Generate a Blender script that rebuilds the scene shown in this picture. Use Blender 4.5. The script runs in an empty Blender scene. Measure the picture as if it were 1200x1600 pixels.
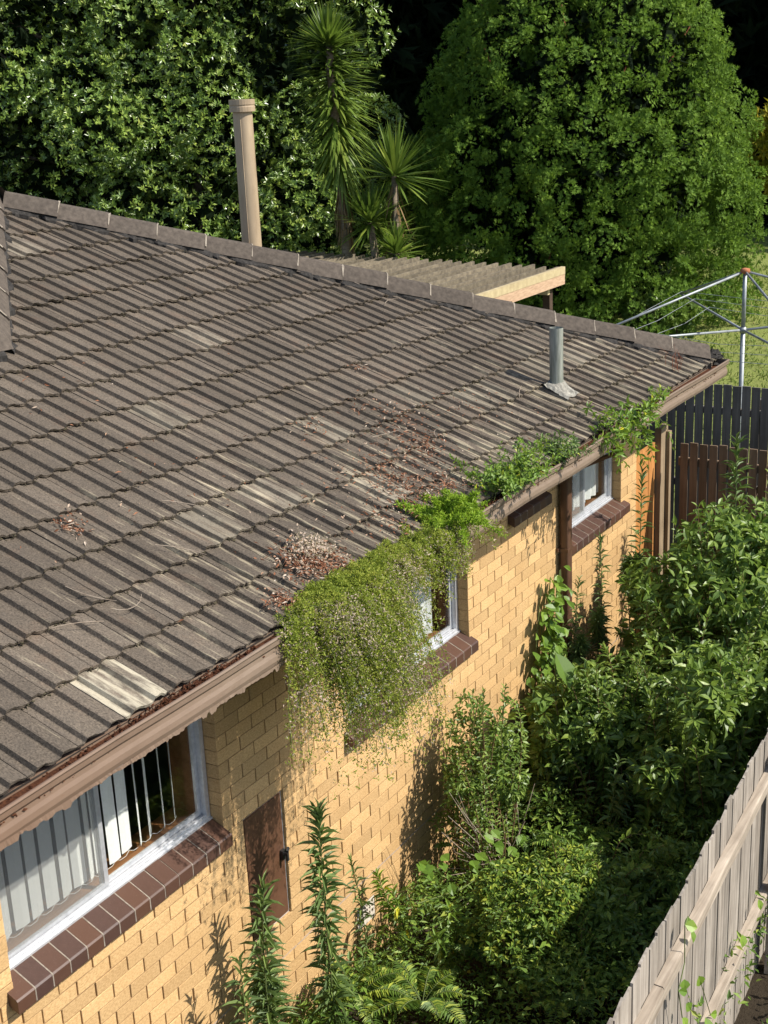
import bpy, bmesh, math, random
import numpy as np
from mathutils import Matrix, Vector

random.seed(7)
RNG = np.random.default_rng(11)
SC = bpy.context.scene
COL = SC.collection

# ------------------------------------------------------------------ camera
CAM_POS = np.array([4.412, -3.6655, 4.1194])
CR = np.array([0.8569528, 0.5135601, -0.0434511])
CU = np.array([-0.1204041, 0.2814580, 0.9519896])
CF = np.array([-0.5011336, 0.8105784, -0.3030310])
FPX = 2116.39                      # focal length in pixels of a 1200 wide picture
cam_d = bpy.data.cameras.new("camera")
cam_d.sensor_fit = 'HORIZONTAL'
cam_d.sensor_width = 36.0
cam_d.lens = 36.0 * FPX / 1200.0
cam_d.clip_start = 0.05
cam_d.clip_end = 1000
cam = bpy.data.objects.new("camera", cam_d)
COL.objects.link(cam)
M = Matrix(((CR[0], CU[0], -CF[0], CAM_POS[0]), (CR[1], CU[1], -CF[1], CAM_POS[1]),
            (CR[2], CU[2], -CF[2], CAM_POS[2]), (0, 0, 0, 1)))
cam.matrix_world = M
SC.camera = cam

# ------------------------------------------------------------------ light
SUN = np.array([0.674, 0.211, 0.708]); SUN /= np.linalg.norm(SUN)
world = bpy.data.worlds.new("World")
SC.world = world
world.use_nodes = True
wn = world.node_tree
sky = wn.nodes.new('ShaderNodeTexSky')
sky.sky_type = 'NISHITA'
sky.sun_disc = False
sky.sun_elevation = math.asin(SUN[2])
sky.sun_rotation = math.atan2(SUN[0], SUN[1])
wn.links.new(sky.outputs[0], wn.nodes['Background'].inputs[0])
wn.nodes['Background'].inputs[1].default_value = 0.13
sun_d = bpy.data.lights.new("sun", 'SUN')
sun_d.energy = 5.0
sun_d.angle = math.radians(0.55)
sun_d.color = (1.0, 0.95, 0.86)
sun = bpy.data.objects.new("sun", sun_d)
COL.objects.link(sun)
sun.rotation_euler = Vector(SUN).to_track_quat('Z', 'Y').to_euler()
SC.view_settings.view_transform = 'Standard'
SC.view_settings.look = 'None'
SC.view_settings.exposure = 0.58
SC.view_settings.gamma = 1.0
SC.view_settings.use_curve_mapping = False


# ------------------------------------------------------------------ material helpers
def new_mat(name):
    m = bpy.data.materials.new(name)
    m.use_nodes = True
    nt = m.node_tree
    return m, nt, nt.nodes['Principled BSDF']


def N(nt, typ, **kw):
    n = nt.nodes.new(typ)
    for k, v in kw.items():
        setattr(n, k, v)
    return n


def L(nt, a, b):
    nt.links.new(a, b)


def noise(nt, scale, detail=4, rough=0.55, coord=None, stretch=None, kind='Object'):
    if coord is None:
        if kind == 'Position':
            coord = N(nt, 'ShaderNodeNewGeometry').outputs['Position']
        else:
            coord = N(nt, 'ShaderNodeTexCoord').outputs[kind]
    if stretch:
        mp = N(nt, 'ShaderNodeMapping')
        mp.inputs['Scale'].default_value = stretch
        L(nt, coord, mp.inputs[0])
        coord = mp.outputs[0]
    n = N(nt, 'ShaderNodeTexNoise')
    n.inputs['Scale'].default_value = scale
    n.inputs['Detail'].default_value = detail
    n.inputs['Roughness'].default_value = rough
    L(nt, coord, n.inputs['Vector'])
    return n.outputs['Fac']


def ramp(nt, fac, stops):
    r = N(nt, 'ShaderNodeValToRGB')
    els = r.color_ramp.elements
    while len(els) < len(stops):
        els.new(0.5)
    for e, (p, c) in zip(els, stops):
        e.position = p
        e.color = (c[0], c[1], c[2], 1) if not isinstance(c, (int, float)) else (c, c, c, 1)
    L(nt, fac, r.inputs[0])
    return r.outputs[0]


def mix(nt, fac, a, b, mode='MIX'):
    m = N(nt, 'ShaderNodeMix', data_type='RGBA', blend_type=mode)
    for s, v in ((m.inputs[0], fac), (m.inputs[6], a), (m.inputs[7], b)):
        if isinstance(v, (int, float)):
            s.default_value = v
        elif isinstance(v, tuple):
            s.default_value = (v[0], v[1], v[2], 1)
        else:
            L(nt, v, s)
    return m.outputs[2]


def mathn(nt, op, a, b=0.0):
    m = N(nt, 'ShaderNodeMath', operation=op)
    for s, v in ((m.inputs[0], a), (m.inputs[1], b)):
        if isinstance(v, (int, float)):
            s.default_value = v
        else:
            L(nt, v, s)
    return m.outputs[0]


def bump(nt, bsdf, h, strength=0.3, dist=0.01):
    b = N(nt, 'ShaderNodeBump')
    b.inputs['Strength'].default_value = strength
    b.inputs['Distance'].default_value = dist
    L(nt, h, b.inputs['Height'])
    L(nt, b.outputs[0], bsdf.inputs['Normal'])


def obj_rand(nt):
    return N(nt, 'ShaderNodeObjectInfo').outputs['Random']


def simple_mat(name, c1, c2, scale=12, rough=0.6, spec=0.3, metallic=0.0, bump_s=0.15, stretch=None, kind='Object', rnd=0.0):
    m, nt, b = new_mat(name)
    n = noise(nt, scale, 6, 0.6, stretch=stretch, kind=kind)
    col = ramp(nt, n, [(0.3, c1), (0.7, c2)])
    if rnd:
        k = mathn(nt, 'MULTIPLY_ADD', obj_rand(nt), 2 * rnd)
        k.node.inputs[2].default_value = 1 - rnd
        hv = N(nt, 'ShaderNodeHueSaturation')
        L(nt, k, hv.inputs['Value']); L(nt, col, hv.inputs['Color'])
        col = hv.outputs[0]
    L(nt, col, b.inputs['Base Color'])
    b.inputs['Roughness'].default_value = rough
    b.inputs['Specular IOR Level'].default_value = spec
    b.inputs['Metallic'].default_value = metallic
    if bump_s:
        bump(nt, b, noise(nt, scale * 6, 4, 0.6, kind=kind), bump_s, 0.004)
    return m


def leaf_mat(name, stops, rough=0.45, spec=0.4, trans=0.28, tcol=(0.16, 0.26, 0.03)):
    """stops: colour ramp over the per-leaf attribute v"""
    m, nt, b = new_mat(name)
    a = N(nt, 'ShaderNodeAttribute', attribute_name='v')
    col = ramp(nt, a.outputs['Fac'], stops)
    L(nt, col, b.inputs['Base Color'])
    b.inputs['Roughness'].default_value = rough
    b.inputs['Specular IOR Level'].default_value = spec
    t = N(nt, 'ShaderNodeBsdfTranslucent')
    L(nt, mix(nt, 0.5, col, tcol), t.inputs[0])
    mx = N(nt, 'ShaderNodeMixShader')
    mx.inputs[0].default_value = trans
    L(nt, b.outputs[0], mx.inputs[1]); L(nt, t.outputs[0], mx.inputs[2])
    L(nt, mx.outputs[0], nt.nodes['Material Output'].inputs[0])
    return m


# ------------------------------------------------------------------ object helpers
def mesh_np(name, V, F, v=None, smooth=False):
    """V (n,3) array, F list of (m,k) index arrays"""
    me = bpy.data.meshes.new(name)
    V = np.asarray(V, dtype=np.float32)
    me.vertices.add(len(V))
    me.vertices.foreach_set('co', V.ravel())
    if not isinstance(F, list):
        F = [F]
    F = [np.asarray(f, dtype=np.int32) for f in F if len(f)]
    nl = sum(f.size for f in F); npoly = sum(len(f) for f in F)
    me.loops.add(nl)
    me.loops.foreach_set('vertex_index', np.concatenate([f.ravel() for f in F]))
    me.polygons.add(npoly)
    starts = []; s = 0
    for f in F:
        k = f.shape[1]
        starts.append(s + np.arange(len(f)) * k)
        s += f.size
    me.polygons.foreach_set('loop_start', np.concatenate(starts).astype(np.int32))
    me.polygons.foreach_set('use_smooth', np.full(npoly, bool(smooth)))
    if v is not None:
        at = me.attributes.new('v', 'FLOAT', 'POINT')
        at.data.foreach_set('value', np.asarray(v, dtype=np.float32))
    me.update(calc_edges=True)
    return me


def link(name, me, mat=None, parent=None):
    o = bpy.data.objects.new(name, me)
    COL.objects.link(o)
    if mat is not None and me is not None and not me.materials:
        me.materials.append(mat)
    if parent is not None:
        o.parent = parent
        if parent.type == 'EMPTY' and parent.parent is None:
            o.location = -parent.location
    return o


def tag(o, label=None, cat=None, group=None, kind=None):
    if label: o['label'] = label
    if cat: o['category'] = cat
    if group: o['group'] = group
    if kind: o['kind'] = kind
    return o


def thing(name, label, cat, loc=(0, 0, 0), group=None):
    o = bpy.data.objects.new(name, None)
    o.empty_display_size = 0.2
    COL.objects.link(o)
    o.location = loc
    return tag(o, label, cat, group)


class MB:
    """collects simple solids into one mesh"""
    def __init__(s):
        s.V = []; s.F = []; s.n = 0

    def add(s, V, F):
        s.V += [tuple(map(float, q)) for q in V]
        s.F += [tuple(i + s.n for i in f) for f in F]
        s.n += len(V)
        return s

    def box(s, a, b):
        x0, y0, z0 = a; x1, y1, z1 = b
        return s.add([(x0, y0, z0), (x1, y0, z0), (x1, y1, z0), (x0, y1, z0), (x0, y0, z1), (x1, y0, z1), (x1, y1, z1), (x0, y1, z1)],
                     [(0, 3, 2, 1), (4, 5, 6, 7), (0, 1, 5, 4), (1, 2, 6, 5), (2, 3, 7, 6), (3, 0, 4, 7)])

    def bar(s, p, q, w, h, up=(0, 0, 1), jit=0.0):
        p = np.array(p, float); q = np.array(q, float)
        d = q - p; d /= np.linalg.norm(d)
        up = np.array(up, float)
        r = np.cross(d, up); r /= np.linalg.norm(r)
        u = np.cross(r, d)
        V = []
        for e in (p, q):
            for sx, sy in ((-1, -1), (1, -1), (1, 1), (-1, 1)):
                V.append(e + r * sx * w / 2 + u * sy * h / 2 + RNG.normal(0, jit, 3) if jit else e + r * sx * w / 2 + u * sy * h / 2)
        return s.add(V, [(0, 3, 2, 1), (4, 5, 6, 7), (0, 1, 5, 4), (1, 2, 6, 5), (2, 3, 7, 6), (3, 0, 4, 7)])

    def tube(s, pts, rad, k=8, cap=True):
        pts = [np.array(q, float) for q in pts]
        if np.isscalar(rad): rad = [rad] * len(pts)
        V = []; F = []
        prev = None
        for i, q in enumerate(pts):
            d = pts[min(i + 1, len(pts) - 1)] - pts[max(i - 1, 0)]
            d = d / (np.linalg.norm(d) + 1e-9)
            if prev is None:
                a = np.array((1, 0, 0)) if abs(d[0]) < .8 else np.array((0, 1, 0))
            else:
                a = prev
            r = a - d * (a @ d); r /= np.linalg.norm(r) + 1e-9
            prev = r
            u = np.cross(d, r)
            for j in range(k):
                t = 2 * math.pi * j / k
                V.append(q + rad[i] * (r * math.cos(t) + u * math.sin(t)))
        for i in range(len(pts) - 1):
            for j in range(k):
                F.append((i * k + j, i * k + (j + 1) % k, (i + 1) * k + (j + 1) % k, (i + 1) * k + j))
        if cap:
            F.append(tuple(range(k - 1, -1, -1)))
            F.append(tuple((len(pts) - 1) * k + j for j in range(k)))
        return s.add(V, F)

    def mesh(s, name, smooth=False):
        me = bpy.data.meshes.new(name)
        me.from_pydata(s.V, [], s.F)
        if smooth:
            for pl in me.polygons: pl.use_smooth = True
        me.update()
        return me

    def build(s, name, mat, parent=None, smooth=False):
        return link(name, s.mesh(name, smooth), mat, parent)


def project(P):
    q = np.asarray(P, float) - CAM_POS
    x, y, z = q @ CR, q @ CU, q @ CF
    return 600 + FPX * x / z, 800 - FPX * y / z, z


def unit(a):
    return a / (np.linalg.norm(a, axis=-1, keepdims=True) + 1e-12)


# ---- leaves: a template (y along the leaf, x across, z up) copied with numpy
T_SIMPLE = (np.array([(0, 0, 0), (.5, .42, .10), (0, 1, -.06), (-.5, .42, .10)]), np.array([(0, 1, 2), (0, 2, 3)]))
T_LEAF = (np.array([(0, 0, 0), (.34, .22, .07), (.5, .52, .10), (.22, .82, .02), (0, 1, -.10), (-.22, .82, .02), (-.5, .52, .10), (-.34, .22, .07), (0, .5, 0)]),
          np.array([(0, 1, 8), (1, 2, 8), (2, 3, 8), (3, 4, 8), (4, 5, 8), (5, 6, 8), (6, 7, 8), (7, 0, 8)]))
T_LANCE = (np.array([(0, 0, 0), (.5, .35, .12), (.36, .7, .02), (0, 1, -.22), (-.36, .7, .02), (-.5, .35, .12), (0, .38, 0), (0, .7, -.06)]),
           np.array([(0, 1, 6), (1, 2, 7), (1, 7, 6), (2, 3, 7), (3, 4, 7), (4, 5, 7), (5, 6, 7), (5, 0, 6)]))
T_TUFT = (np.array([(0, 0, 0), (.16, .5, .05), (0, 1, 0), (-.16, .5, .05), (.62, .72, .06), (.26, .62, -.06), (-.62, .72, .06), (-.26, .62, -.06)]),
          np.array([(0, 1, 2), (0, 2, 3), (0, 5, 4), (0, 4, 1), (0, 6, 7), (0, 3, 6)]))


def leaves(tmpl, pos, d, nrm, length, width):
    """arrays of leaf position, axis, normal, length and width -> V, F"""
    TV, TF = tmpl
    n = len(pos)
    d = unit(np.asarray(d, float)); nrm = np.asarray(nrm, float)
    x = unit(np.cross(d, nrm) + 1e-6)
    z = np.cross(x, d)
    length = np.broadcast_to(length, (n,)); width = np.broadcast_to(width, (n,))
    V = (pos[:, None, :] + TV[None, :, 1, None] * d[:, None, :] * length[:, None, None]
         + TV[None, :, 0, None] * x[:, None, :] * width[:, None, None]
         + TV[None, :, 2, None] * z[:, None, :] * length[:, None, None])
    F = TF[None] + (np.arange(n) * len(TV))[:, None, None]
    return V.reshape(-1, 3), F.reshape(-1, TF.shape[1])


def leaf_mesh(name, tmpl, pos, d, nrm, length, width, v=None):
    V, F = leaves(tmpl, pos, d, nrm, length, width)
    if v is None:
        v = RNG.random(len(pos))
    return mesh_np(name, V, F, np.repeat(v, len(tmpl[0])))


def rand_dirs(n):
    return unit(RNG.normal(size=(n, 3)))


# ------------------------------------------------------------------ geometry of the house
PITCH = math.radians(22.28)
TN, CP, SP = math.tan(PITCH), math.cos(PITCH), math.sin(PITCH)
EX, EZ = 0.502, 1.459           # eave edge of the tiles (x, z)
TW, GAUGE = 0.30, 0.3344        # tile width and exposed length
TY0 = -0.218
HIPY = 8.30                     # far hip: y = x + HIPY
APEX = (-4.085, 4.215)
NEAR = (-2.255, 2.385)            # near hip ends here, a ridge runs on towards -y
GARDEN_Z = -1.65
UPS = np.array([-CP, 0, SP]); ROOFN = np.array([SP, 0, CP])


def roof_z(x):
    return EZ + (EX - x) * TN


def onroof(u, v, lift=0.0):
    d = CR * (u - 600) / FPX - CU * (v - 800) / FPX + CF
    C = CAM_POS
    t = (EZ + lift + (EX - C[0]) * TN - C[2]) / (d[2] + d[0] * TN)
    return C + t * d


def ground_z(x, y):
    t = np.clip((np.asarray(y, float) - 8.8) / 1.0, 0, 1); t = t * t * (3 - 2 * t)
    t2 = np.clip((np.asarray(y, float) - 10.2) / 9.5, 0, 1); t2 = t2 * t2 * (3 - 2 * t2)
    return GARDEN_Z + 0.35 * t + 1.30 * t2 + 0.05 * np.sin(np.asarray(x) * 1.3) * t2


# ------------------------------------------------------------------ materials
def mat_tile():
    m, nt, b = new_mat("weathered_concrete_tile")
    pos = N(nt, 'ShaderNodeNewGeometry').outputs['Position']
    fine = noise(nt, 105, 4, 0.75, coord=pos)
    med = noise(nt, 9, 5, 0.6, coord=pos)
    base = mix(nt, ramp(nt, fine, [(0.34, 0.0), (0.68, 1.0)]), (0.042, 0.034, 0.026), (0.172, 0.138, 0.105))
    base = mix(nt, mathn(nt, 'MULTIPLY', ramp(nt, med, [(0.35, 0.0), (0.75, 1.0)]), 0.45), base, (0.070, 0.060, 0.050))
    # warm rusty bloom
    rust = ramp(nt, noise(nt, 3.1, 5, 0.65, coord=pos), [(0.56, 0.0), (0.75, 1.0)])
    base = mix(nt, mathn(nt, 'MULTIPLY', rust, 0.35), base, (0.17, 0.105, 0.07))
    # worn cream patches, long along the slope, commoner on the far lower part of the roof
    sep = N(nt, 'ShaderNodeSeparateXYZ'); L(nt, pos, sep.inputs[0])
    st = noise(nt, 1.0, 5, 0.68, coord=pos, stretch=(2.6, 26, 2.6))
    area = ramp(nt, mathn(nt, 'MULTIPLY_ADD', sep.outputs['Y'], 0.16), [(0.28, 0.0), (0.85, 1.0)])
    xs = ramp(nt, mathn(nt, 'MULTIPLY_ADD', sep.outputs['X'], 0.28), [(0.0, 0.0), (0.9, 1.0)])
    xs.node.inputs[0].links[0].from_node.inputs[2].default_value = 0.55
    am = mathn(nt, 'MULTIPLY', area, xs)
    orr = obj_rand(nt)
    th = mathn(nt, 'ADD', mathn(nt, 'MULTIPLY', am, 0.245), mathn(nt, 'MULTIPLY', mathn(nt, 'POWER', orr, 20.0), 0.03))
    wear = mathn(nt, 'ADD', st, th)
    wear = ramp(nt, wear, [(0.68, 0.0), (0.80, 1.0)])
    cream = mix(nt, fine, (0.22, 0.18, 0.12), (0.44, 0.38, 0.27))
    at = N(nt, 'ShaderNodeObjectInfo')
    base = mix(nt, mathn(nt, 'MULTIPLY', wear, 0.85), base, cream)
    # object colour alpha < 1 marks tiles whose coating has come off
    sepc = N(nt, 'ShaderNodeSeparateColor'); L(nt, at.outputs['Color'], sepc.inputs[0])
    old = mathn(nt, 'MULTIPLY', mathn(nt, 'SUBTRACT', 1.0, sepc.outputs[0]), ramp(nt, noise(nt, 2.3, 3, 0.6, coord=pos, stretch=(2, 9, 2)), [(0.38, 0.08), (0.58, 1.0)]))
    base = mix(nt, old, base, mix(nt, fine, (0.26, 0.23, 0.17), (0.46, 0.41, 0.31)))
    hv = N(nt, 'ShaderNodeHueSaturation')
    k = mathn(nt, 'MULTIPLY_ADD', orr, 0.42); k.node.inputs[2].default_value = 0.80
    L(nt, k, hv.inputs['Value']); L(nt, base, hv.inputs['Color'])
    L(nt, hv.outputs[0], b.inputs['Base Color'])
    b.inputs['Roughness'].default_value = 0.92
    b.inputs['Specular IOR Level'].default_value = 0.15
    bump(nt, b, fine, 0.55, 0.004)
    return m


def mat_brick():
    m, nt, b = new_mat("yellow_textured_brick")
    pos = N(nt, 'ShaderNodeNewGeometry').outputs['Position']
    n1 = noise(nt, 95, 4, 0.7, coord=pos, stretch=(1, .6, 1.4))
    n2 = noise(nt, 3.0, 4, 0.6, coord=pos)
    col = mix(nt, ramp(nt, n1, [(0.3, 0.0), (0.62, 1.0)]), (0.37, 0.225, 0.098), (0.60, 0.395, 0.19))
    col = mix(nt, mathn(nt, 'MULTIPLY', ramp(nt, n2, [(0.4, 0), (0.75, 1)]), 0.3), col, (0.40, 0.22, 0.08))
    # grime splash near the ground
    sep = N(nt, 'ShaderNodeSeparateXYZ'); L(nt, pos, sep.inputs[0])
    at = N(nt, 'ShaderNodeAttribute', attribute_name='v')
    hv = N(nt, 'ShaderNodeHueSaturation')
    rnd = mathn(nt, 'ADD', at.outputs['Fac'], obj_rand(nt))
    rnd = mathn(nt, 'FRACT', rnd)
    k = mathn(nt, 'MULTIPLY_ADD', rnd, 0.28); k.node.inputs[2].default_value = 0.84
    L(nt, k, hv.inputs['Value']); L(nt, col, hv.inputs['Color'])
    L(nt, hv.outputs[0], b.inputs['Base Color'])
    b.inputs['Roughness'].default_value = 0.9
    b.inputs['Specular IOR Level'].default_value = 0.15
    bump(nt, b, n1, 0.45, 0.004)
    return m


def mat_sill():
    m, nt, b = new_mat("brown_glazed_brick")
    n1 = noise(nt, 40, 4, 0.6, kind='Position')
    col = mix(nt, n1, (0.045, 0.024, 0.019), (0.075, 0.04, 0.031))
    col = mix(nt, mathn(nt, 'MULTIPLY', obj_rand(nt), 0.6), col, (0.10, 0.045, 0.024))
    dust = ramp(nt, noise(nt, 130, 3, 0.7, kind='Position'), [(0.6, 0.0), (0.8, 0.4)])
    col = mix(nt, dust, col, (0.22, 0.18, 0.15))
    L(nt, col, b.inputs['Base Color'])
    b.inputs['Roughness'].default_value = 0.42
    bump(nt, b, n1, 0.1, 0.003)
    return m


def mat_wood(name, c1, c2, axis=2, rough=0.85, rnd=0.18, scale=1.0):
    m, nt, b = new_mat(name)
    st = [28 * scale, 28 * scale, 28 * scale]; st[axis] = 1.6 * scale
    pos = N(nt, 'ShaderNodeNewGeometry').outputs['Position']
    g = noise(nt, 1.0, 6, 0.65, coord=pos, stretch=tuple(st))
    n2 = noise(nt, 2.5, 4, 0.6, coord=pos)
    col = ramp(nt, g, [(0.3, c1), (0.68, c2)])
    col = mix(nt, mathn(nt, 'MULTIPLY', ramp(nt, n2, [(0.45, 0), (0.7, 1)]), 0.4), col, tuple(0.5 * q for q in c1))
    hv = N(nt, 'ShaderNodeHueSaturation')
    k = mathn(nt, 'MULTIPLY_ADD', obj_rand(nt), 2 * rnd); k.node.inputs[2].default_value = 1 - rnd
    L(nt, k, hv.inputs['Value']); L(nt, col, hv.inputs['Color'])
    L(nt, hv.outputs[0], b.inputs['Base Color'])
    b.inputs['Roughness'].default_value = rough
    b.inputs['Specular IOR Level'].default_value = 0.2
    bump(nt, b, g, 0.35, 0.003)
    return m


def mat_gutter():
    m, nt, b = new_mat("faded_brown_gutter_paint")
    pos = N(nt, 'ShaderNodeNewGeometry').outputs['Position']
    n1 = noise(nt, 5, 6, 0.65, coord=pos)
    n2 = noise(nt, 40, 4, 0.7, coord=pos, stretch=(1, .25, 1))
    sep = N(nt, 'ShaderNodeSeparateXYZ'); L(nt, pos, sep.inputs[0])
    far = ramp(nt, mathn(nt, 'MULTIPLY_ADD', sep.outputs['Y'], 0.2), [(0.35, 0), (0.75, 1)])
    c = mix(nt, n1, (0.125, 0.074, 0.048), (0.19, 0.120, 0.080))
    c = mix(nt, mathn(nt, 'MULTIPLY', far, 0.75), c, mix(nt, n2, (0.12, 0.085, 0.06), (0.27, 0.21, 0.16)))
    c = mix(nt, ramp(nt, n2, [(0.62, 0), (0.78, .5)]), c, (0.12, 0.05, 0.025))
    L(nt, c, b.inputs['Base Color'])
    b.inputs['Roughness'].default_value = 0.5
    b.inputs['Specular IOR Level'].default_value = 0.4
    bump(nt, b, n2, 0.12, 0.003)
    return m


def mat_glass():
    m, nt, b = new_mat("window_glass")
    nt.nodes.remove(b)
    t = N(nt, 'ShaderNodeBsdfTransparent'); t.inputs[0].default_value = (0.95, 0.96, 0.95, 1)
    g = N(nt, 'ShaderNodeBsdfGlossy'); g.inputs['Roughness'].default_value = 0.02
    fr = N(nt, 'ShaderNodeLayerWeight'); fr.inputs[0].default_value = 0.5
    sch = mathn(nt, 'MULTIPLY_ADD', mathn(nt, 'POWER', fr.outputs['Facing'], 5.0), 0.94); sch.node.inputs[2].default_value = 0.05
    mx = N(nt, 'ShaderNodeMixShader')
    L(nt, sch, mx.inputs[0])
    L(nt, t.outputs[0], mx.inputs[1]); L(nt, g.outputs[0], mx.inputs[2])
    L(nt, mx.outputs[0], nt.nodes['Material Output'].inputs[0])
    return m


def mat_screen():
    m, nt, b = new_mat("grey_insect_mesh")
    t = N(nt, 'ShaderNodeBsdfTransparent')
    d = N(nt, 'ShaderNodeBsdfDiffuse'); d.inputs[0].default_value = (0.26, 0.26, 0.25, 1)
    nt.nodes.remove(b)
    mx = N(nt, 'ShaderNodeMixShader'); mx.inputs[0].default_value = 0.42
    L(nt, t.outputs[0], mx.inputs[1]); L(nt, d.outputs[0], mx.inputs[2])
    L(nt, mx.outputs[0], nt.nodes['Material Output'].inputs[0])
    return m


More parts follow.
